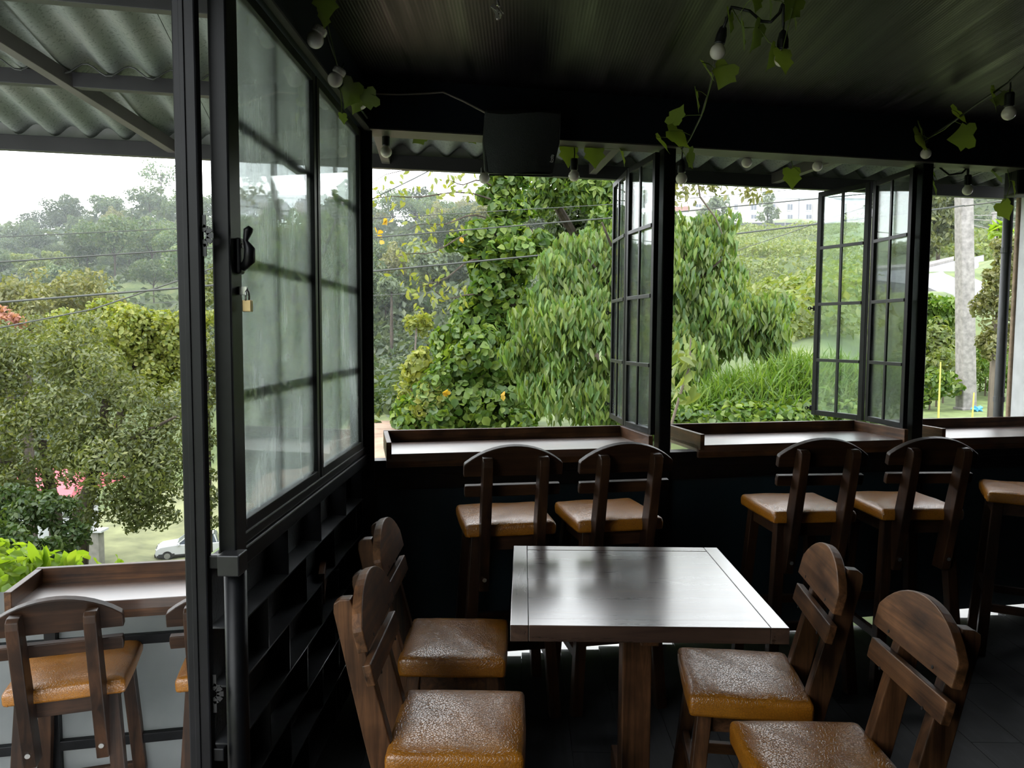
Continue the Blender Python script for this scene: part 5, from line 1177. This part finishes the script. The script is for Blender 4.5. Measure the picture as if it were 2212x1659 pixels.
def garland(name, label, stem, leaves, group='artificial vine garlands', more=()):
    t = thing(name, label, 'garland', group=group); runs = []
    for st_ in (stem,) + tuple(more):
        P3 = [at(*p) for p in st_]; MB().tube(P3, .0018, 5).build('stem', 'leaf_garland', t)
        for a, b2 in zip(P3[:-1], P3[1:]): runs += [a.lerp(b2, f) for f in np.linspace(0, 1, 9)]
    for px, py, Y, size, rot, yaw_, pit in leaves:
        o = bpy.data.objects.new('leaf', GL); C.objects.link(o); o.parent = t
        k = size * Y / FPX / 1.05; c = at(px, py, Y)
        # leaf tip points down in the picture when rot = 0; yaw turns it edge-on, pitch tips it
        M = Matrix.Rotation(math.radians(-rot), 4, 'Y') @ Matrix.Rotation(math.radians(yaw_), 4, 'Z') @ Matrix.Rotation(math.radians(90 + pit), 4, 'X') @ Matrix.Rotation(math.pi, 4, 'Z')
        ML = Matrix.Translation(c) @ M @ Matrix.Scale(k, 4) @ Matrix.Translation((0, -.45, 0)); o.matrix_local = ML
        b2 = ML @ Vector((0, .02, 0)); a = min(runs, key=lambda q: (q - b2).length)     # leaf stalk back to the vine
        MB().tube([a, (a + b2) / 2 + Vector((0, 0, .12 * (a - b2).length)), b2], .0014, 5).build('stalk', 'leaf_garland', t)
    return t
garland('leaf_garland', 'green leaf garland twined on the ceiling light string above the table', [(1580, 15, 2.5), (1605, 60, 2.48), (1640, 60, 2.44), (1660, 90, 2.43), (1690, 110, 2.40), (1712, 20, 2.38)],
    [(1577, 48, 2.5, 52, 5, 60, 0), (1605, 72, 2.48, 66, 8, 70, 0), (1633, 80, 2.45, 62, -10, 55, 10), (1634, 6, 2.42, 40, -5, 40, 0), (1710, 16, 2.38, 58, -25, 30, 0), (1666, 126, 2.42, 54, -20, 55, 0), (1692, 132, 2.36, 54, 5, 25, -10), (1718, 52, 2.4, 26, 10, 75, 0), (1664, 18, 2.4, 44, 4, 75, 0)])
garland('leaf_garland', 'green leaf garland hanging down beside the bifold post', [(1545, 150, 2.62), (1520, 240, 2.95), (1490, 300, 3.25), (1470, 320, 3.34), (1490, 350, 3.4)],
    [(1564, 163, 2.62, 56, -20, 5, 0), (1528, 152, 2.6, 50, 35, 65, 0), (1506, 217, 2.85, 50, 10, 70, 0), (1463, 248, 3.0, 46, 150, 45, 0), (1466, 299, 3.25, 64, 70, 40, 20), (1432, 312, 3.3, 48, 70, 60, 30), (1492, 345, 3.42, 44, 60, 30, 50)])
garland('leaf_garland', 'green leaf garland over the second bifold post reaching to the white pillar', [(1995, 305, 3.75), (2040, 280, 3.56), (2075, 250, 3.38), (2150, 200, 3.05), (2180, 178, 2.95)],
    [(2078, 296, 3.42, 56, -80, 15, 0), (2074, 252, 3.38, 52, 60, 45, 10), (2147, 215, 3.05, 52, 40, 45, 20), (2160, 212, 3.02, 40, -80, 50, 0), (1990, 306, 3.72, 56, 75, 35, 30), (1988, 280, 3.72, 40, 20, 60, 0), (2170, 455, 4.05, 42, 30, 5, 0), (2012, 372, 3.95, 44, 40, 55, 0), (2018, 405, 3.95, 42, 20, 55, 0), (2150, 378, 4.0, 46, 80, 60, 30), (2190, 408, 3.93, 34, 10, 50, 0)],
    more=([(2176, 364, 3.96), (2182, 400, 3.98), (2172, 432, 4.03)], [(2004, 362, 3.93), (2012, 375, 3.94), (2018, 392, 3.95)], [(2146, 364, 3.98), (2150, 376, 4.0)]))
garland('leaf_garland', 'leaves dangling under the beam beside the loudspeaker', [(1200, 318, 3.48), (1240, 312, 3.5), (1290, 320, 3.52), (1345, 322, 3.55)],
    [(1228, 336, 3.5, 46, 0, 20, 0), (1284, 338, 3.52, 46, 5, 5, 0), (1345, 340, 3.56, 40, 15, 72, 0), (1018, 298, 3.44, 30, 60, 30, 30), (905, 298, 3.4, 32, -50, 20, 10), (952, 292, 3.42, 18, 0, 20, 0)],
    more=([(895, 284, 3.39), (950, 286, 3.42), (1025, 290, 3.45)],))
garland('leaf_garland', 'single leaves dangling under the middle beam above the hotel', [(1708, 338, 3.84), (1712, 358, 3.84), (1728, 372, 3.84)], [(1710, 385, 3.84, 44, 5, 10, 0)])
garland('leaf_garland', 'dark leaf garland along the beam over the glazed partition', [(700, 5, 2.43), (705, 40, 2.46), (730, 150, 2.61), (760, 200, 2.82), (788, 215, 3.05)],
    [(702, 10, 2.2, 60, 10, 35, 0), (699, 40, 2.25, 40, 5, 60, 0), (756, 203, 2.72, 60, -20, 55, 0), (793, 213, 2.86, 46, -70, 30, 10), (741, 256, 2.61, 24, 10, 50, 0), (768, 230, 2.79, 34, -20, 60, 0)])

# ------------------------------------------------------------------ thin haze over the valley
m = bpy.data.materials.new('haze'); m.use_nodes = True; nt = m.node_tree; nt.nodes.clear(); MATS['haze'] = m
out = nt.nodes.new('ShaderNodeOutputMaterial'); vs = N(nt, 'ShaderNodeVolumeScatter', Density=0.0009, Anisotropy=0.2); vs.inputs['Color'].default_value = (0.88, 0.95, 1.0, 1)
nt.links.new(vs.outputs[0], out.inputs['Volume'])
hz = box('valley_haze', (0, 145, 25), (420, 230, 90), 'haze'); tag(hz, 'thin pale haze hanging over the valley and hillside', 'haze', kind='stuff')
